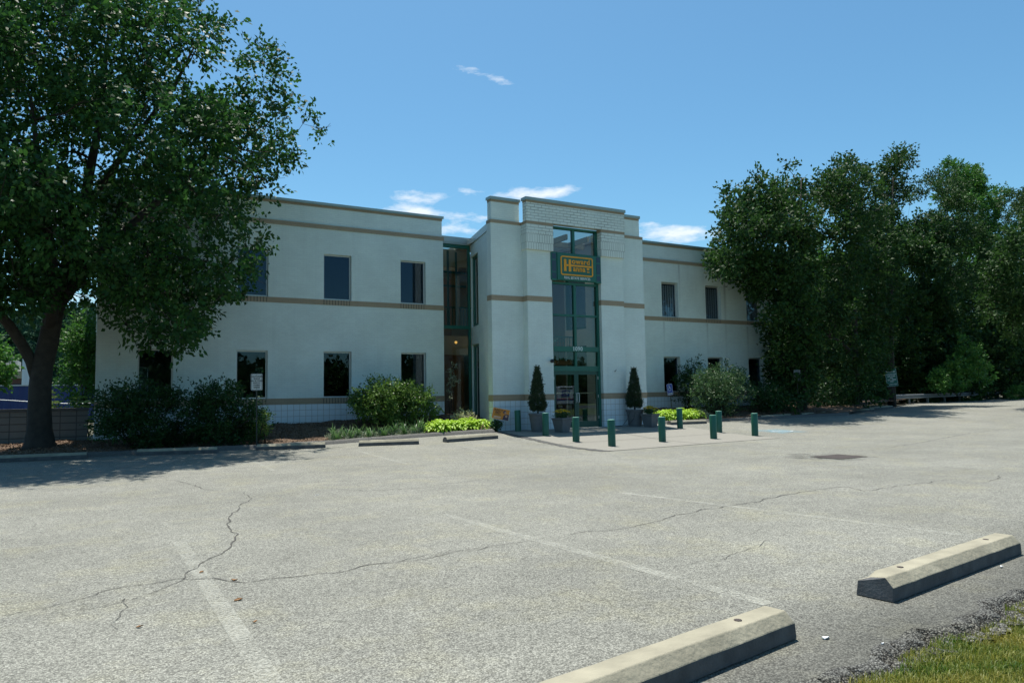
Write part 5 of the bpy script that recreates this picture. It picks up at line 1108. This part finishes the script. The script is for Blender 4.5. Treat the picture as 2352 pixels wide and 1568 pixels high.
# signs at the right
def far_sign(px, py, Y, name, label, wd, h, face, lines, tm, rimm, lean, rz=0, zb=None):
    c = at(px, py, Y); b = np.array([c[0], c[1], gz(c[0], c[1])]); return post_sign(b, name, label, c[2]-b[2], wd, h, c[2]-b[2], face, lines, tm, rimm=rimm, lean=lean, rz=rz)
far_sign(1831, 862, 22.3, 'notice_sign', 'small faded white sign poking out of the dark shrubs on the right', .32, .50, M['faded'], [('PARKING', .07, .10, .8), ('FOR', .07, 0, .8), ('ONLY', .07, -.1, .8)], M['signblack'], None, 0, rz=-.4)
far_sign(2054, 866, 25.2, 'green_parking_sign', 'tall green customer parking sign leaning above the left end of the guardrail', .60, 1.02, M['signdgreen'], [('Wolfman', .15, .33, .85), ('PARKING FOR', .10, .17, .8), ('EMPLOYEES', .10, .06, .8), ('AND', .10, -.04, .8), ('CUSTOMERS', .10, -.14, .8), ('ONLY', .10, -.24, .8), ('ALL OTHERS TOWED', .07, -.40, .7)], M['lettergrey'], M['lettergrey'], -.085, rz=-.75)
far_sign(2324, 861, 34.5, 'shaded_sign', 'dim tilted sign in deep shade near the right edge above the guardrail', .60, 1.15, M['faded'], [('NO', .14, .25, .8), ('PARKING', .11, .05, .8), ('ANYTIME', .11, -.12, .8)], M['post'], None, -.1, rz=-.75)
# guardrail
ga, gb = at(2040, 900, 28.8), at(2345, 900, 36.5); A_ = np.array([ga[0], ga[1]]); B_ = np.array([gb[0], gb[1]]); A_ = np.array(hit(2040, 931)[:2]); B_ = A_+np.array([40, 9.5])
gr = empty('guardrail', (A_[0], A_[1], gz(*A_)), 'long weathered steel guardrail along the right side of the car park', 'guardrail'); u_ = (B_-A_)/np.linalg.norm(B_-A_); n_ = np.array([-u_[1], u_[0]]); L_ = np.linalg.norm(B_-A_)
wp = [(0, .0), (-.05, .04), (-.05, .11), (-.0, .155), (-.05, .20), (-.05, .27), (0, .31), (.006, .31), (-.044, .27), (-.044, .20), (.006, .155), (-.044, .11), (-.044, .04), (.006, 0)]
zo = gz(*A_); zf_ = gz(*B_)-zo
mb = MB(); mb.prism(wp, (0, 0, .38), (u_[0]*L_, u_[1]*L_, .38+zf_), (n_[0], n_[1], 0)); mb.prism([(x*1.1+.02, z*1.0) for x, z in wp], (-u_[0]*.3, -u_[1]*.3, .37), (0.02, 0.01, .379), (n_[0]*1.15, n_[1]*1.15, 0)); mb.build('rail', M['galv'], gr)
k = 0
while .3+k*3.8 < L_:
    s_ = .3+k*3.8; x, y = u_*s_; zz = gz(A_[0]+x, A_[1]+y)-zo; p = MB(); p.add([(x+n_[0]*a+u_[0]*b, y+n_[1]*a+u_[1]*b, c_) for c_ in (zz-.1, zz+.68) for a, b in ((.02, -.06), (.14, -.06), (.14, .06), (.02, .06))], [(0,1,2,3),(7,6,5,4),(0,4,5,1),(1,5,6,2),(2,6,7,3),(3,7,4,0)]); p.build('post', M['galv'], gr); k += 1
# low block wall on the left
M['block'] = brickmat('split_face_block', (.17, .17, .155), (.08, .08, .075), .4, .2, .012, bumpd=.015, offset=0)
bw = empty('block_wall', (-4, 24.7, 0), 'low grey concrete block wall behind the tree, ending at the building corner', 'wall')
def bwp(mb, name, m): o = mb.build(name, m, bw); o.location = (4, -24.7, 0); return o
mb = MB(); mb.box(-12, 24.62, -.2, -.12, 24.9, 1.14); bwp(mb, 'wall', M['block']); mb = MB(); mb.box(-12.02, 24.58, 1.14, -.09, 24.94, 1.225); bwp(mb, 'cap', mat('block_cap', (.09, .09, .085), .9, noise=(5, .2)))
# behind the wall: blue corrugated fence, building, mast, wires, hill
M['blue'] = mat('blue_corrugated_metal', (.012, .035, .15), .5, noise=(.6, .15))
bf = empty('blue_fence', at(60, 930, 60), 'long blue corrugated metal fence seen over the block wall', 'fence'); o0 = np.array(bf.location)
xa, xb = at(-140, 900, 60)[0], at(330, 900, 60)[0]; zt_ = at(60, 886, 60)[2]; mb = MB(); n = int((xb-xa)/.15); V = []; Fq = []
for i in range(n+1):
    yy = 60+(.05 if (i//2) % 2 else 0); V += [(xa+i*.15-o0[0], yy-o0[1], -3-o0[2]), (xa+i*.15-o0[0], yy-o0[1], zt_-o0[2])]
    if i: Fq.append((2*i-2, 2*i, 2*i+1, 2*i-1))
mb.add(V, Fq); mb.build('panel', M['blue'], bf); mb = MB(); mb.box(xa-o0[0], -.05, zt_-o0[2], xb-o0[0], .15, zt_-o0[2]+.08); mb.build('top_rail', M['alu'], bf)
bb = empty('brick_warehouse', at(20, 900, 85), 'low tan and brown warehouse far behind the blue fence', 'building'); o1 = np.array(bb.location); x0_, x1_ = at(-160, 900, 85)[0]-o1[0], at(64, 900, 85)[0]-o1[0]
z850, z868 = at(20, 852, 85)[2]-o1[2], at(20, 869, 85)[2]-o1[2]
mb = MB(); mb.box(x0_, 0, -5, x1_, 12, z868); mb.build('wall', mat('brown_brick', (.14, .07, .05), .9), bb); mb = MB(); mb.box(x0_-.1, -.15, z868, x1_+.1, 12, z850); mb.build('upper_wall', mat('tan_metal_cladding', (.38, .31, .20), .8), bb); mb = MB()
for k in range(6): mb.box(x1_-1.2-k*2.3, -.03, -1.6, x1_-.2-k*2.3, 0.05, z868-.5)
mb.build('window', M['dark'], bb)
mb = MB(); pp = at(20, 836, 95); mb.box(x0_, 2, z850+.01, at(34, 900, 85)[0]-o1[0], 6, at(20, 825, 85)[2]-o1[2]); mb.build('rooftop_unit', mat('pale_metal', (.5, .52, .5), .6), bb)
mp_ = at(58, 900, 75); mst = empty('white_column', (mp_[0], mp_[1], -2), 'pale round column standing beyond the blue fence, left of the trunk', 'column'); hh_ = at(58, 818, 75)[2]+2
mb = MB(); mb.lathe([(.33, 0), (.30, hh_*.3), (.27, hh_)], (0, 0, 0), 20); mb.build('shaft', M['whitepaint'], mst); mb = MB(); mb.lathe([(.5, hh_*.52), (.62, hh_*.53), (.5, hh_*.55)], (0, 0, 0), 20); mb.build('collar', M['whitepaint'], mst)
mb = MB(); mb.tube([at(-60, 916, 40), at(20, 919, 40), at(110, 925, 40), at(170, 927, 40), at(240, 924, 40)], .018, 5); tag(mb.build('overhead_cable', M['whitepaint']), 'pale sagging cable stretched in front of the blue fence', 'cable')
rb = MB(); pr_ = at(140, 930, 38); rb.lathe([(.04, -.1), (.1, -.05), (.12, 0), (.1, .06), (.03, .11)], tuple(pr_-[0, 0, .35]), 12); rb.tube([pr_-[0, 0, 3], pr_-[0, 0, .4]], .03, 6); tag(rb.build('red_marker', mat('red_plastic', (.55, .02, .02), .4)), 'small round red marker among the leaves above the block wall', 'marker')
# distant wooded hill
hx = np.arange(-420, 120, 9.0); hy = np.arange(150, 420, 9.0)
def hillz(x, y): return -3+52*sstep(y, 160, 330)*(.75+.25*np.sin(x/60.0))*(1-sstep(x, -20, 110)*.8)+1.5*np.sin(x/7)*np.sin(y/6)
sheet('hill', hx, hy, hillz, M['earth'])
r = np.random.RandomState(14); n = 260; lobes = []
for k in range(1500):
    x = r.uniform(-110, 60); y = r.uniform(155, 300); lobes.append((np.array([x, y, float(hillz(x, y))+1.5]), r.uniform(2.5, 4.6)))
mass('hillside_forest', lobes, 1.6, 1.3, .9, M['hillleaf'], 91, 'dense green forest covering the distant hillside on the left', 'forest', tw=2.2, lpt=9, shell=.75)
# bright young tree far left behind the wall
shrub('young_tree', [(-60, 800), (0, 740), (20, 800), (38, 830), (30, 880), (0, 900), (-60, 900)], 48, 1.4, 30, (.5, 1.0), 26, .22, .15, M['leafb'], 'light green young tree at the left edge beyond the blue fence line', -20, 55, ymax=None, tw=.5)
# wooded slope across the road behind the camera: it is what the door glass mirrors
sheet('hill', np.arange(-90, 130, 8.0), np.arange(-170, -34, 8.0), lambda x, y: -1+9*sstep(-y, 36, 110)+.6*np.sin(x/9), M['earth'])
lobes = []
for k in range(900):
    x = r.uniform(-80, 130); y = -r.uniform(40, 66); h = .8+9*float(sstep(-y, 36, 110)); lobes.append((np.array([x, y, h+r.uniform(0, 2.6)]), r.uniform(1.2, 2.4)))
mass('roadside_wood', lobes, 5, .75, .55, M['leafr'], 92, 'wood on the far side of the road, mirrored in the window glass', 'wood', tw=1.2, lpt=9)
# mail van on the road behind the camera, mirrored in the left door
vx, vy = 39.0, -15.8
vn = empty('mail_van', (vx, vy, -.05), 'white mail van with blue badge, mirrored in the left entrance door', 'van', rz=math.radians(20))
b = MB(); b.box(-.95, -2.1, .45, .95, 1.9, 2.15); b.build('body', M['whitepaint'], vn, bevel=.09)
b = MB(); b.add([(-.93, -2.1, .45), (.93, -2.1, .45), (.93, -3.0, .45), (-.93, -3.0, .45), (-.93, -2.1, 1.35), (.93, -2.1, 1.35), (.85, -2.95, 1.0), (-.85, -2.95, 1.0)], [(0,3,2,1),(4,5,6,7),(0,1,5,4),(1,2,6,5),(2,3,7,6),(3,0,4,7)]); b.build('bonnet', M['whitepaint'], vn, bevel=.05)
for x_ in (-.82, .82):
    for y_ in (-2.3, 1.2):
        b = MB(); b.lathe([(.2, -.1), (.33, -.09), (.33, .09), (.2, .1)], (0, 0, 0), 20); b.v = [(x_+z, y_+x, .33+y) for x, y, z in b.v]; b.build('wheel', M['black'], vn)
b = MB(); b.box(-.953, 1.901, .95, .953, 1.912, 1.01); b.build('red_stripe', mat('stripe_red', (.5, .03, .03), .4), vn); b = MB(); b.box(-.953, 1.901, .86, .953, 1.912, .93); b.build('blue_stripe', M['signblue'], vn)
b = MB(); b.add([(-.42, 1.925, 1.78), (.36, 1.925, 1.78), (.26, 1.925, 1.2), (-.52, 1.925, 1.2)], [(0, 1, 2, 3)]); bd = b.build('badge', M['signblue'], vn); b = MB(); b.add([(.30, 1.93, 1.68), (-.35, 1.93, 1.62), (.05, 1.93, 1.50)], [(0, 1, 2)]); b.add([(.22, 1.93, 1.52), (-.40, 1.93, 1.30), (.1, 1.93, 1.42)], [(0, 1, 2)]); b.build('emblem', M['whitepaint'], bd)
b = MB(); b.box(-.6, 1.9, 1.9, .6, 1.915, 2.05); b.box(-.7, 1.9, .38, .7, 2.0, .5); b.build('bumper', M['post'], vn)
# road behind the camera
sheet('road', np.arange(-60, 90, 3.0), np.arange(-26, -11.9, 2.0), lambda x, y: .02+0*x, M['asphaltdark'])
# litter and fallen leaves on the asphalt
def bit(name, px, py, s, m, label, cat, seed):
    r = np.random.RandomState(seed); p = hit(px, py); n = 7; V = [(s*(.6+.5*r.rand())*math.cos(6.28*i/n), s*.5*(.6+.6*r.rand())*math.sin(6.28*i/n), .006+.012*r.rand()) for i in range(n)]; b = MB(); b.add([(x, y, z-.005) for x, y, z in V]+V, [tuple(range(n))[::-1], tuple(range(n, 2*n))]+[(i, (i+1) % n, n+(i+1) % n, n+i) for i in range(n)]); tag(b.build(name, m, None, tuple(p)), label, cat)
bit('paper_scrap', 1897, 1466, .035, M['litter'], 'white scrap of litter between the two large wheel stops', 'litter', 1); bit('paper_scrap', 2027, 1480, .012, M['litter'], 'tiny white speck of litter right of the larger scrap', 'litter', 2)
bit('cigarette_end', 2300, 1303, .02, M['litter'], 'cigarette end behind the right large wheel stop', 'litter', 3); bit('paper_scrap', 728, 1137, .03, M['litter'], 'pale crumb of litter in the middle of the car park', 'litter', 4)
for i, (px, py, s, l) in enumerate(((537, 1333, .03, 'brown leaf lying on the crack junction'), (549, 1378, .035, 'brown curled leaf below the crack on the left'), (463, 1315, .022, 'small green leaf above the long crack'), (320, 1441, .022, 'small dark leaf at the lower left of the asphalt'), (585, 1430, .018, 'tiny dark leaf on the faded bay line'))):
    bit('fallen_leaf', px, py, s, M['deadleaf'], l, 'leaf', 10+i)
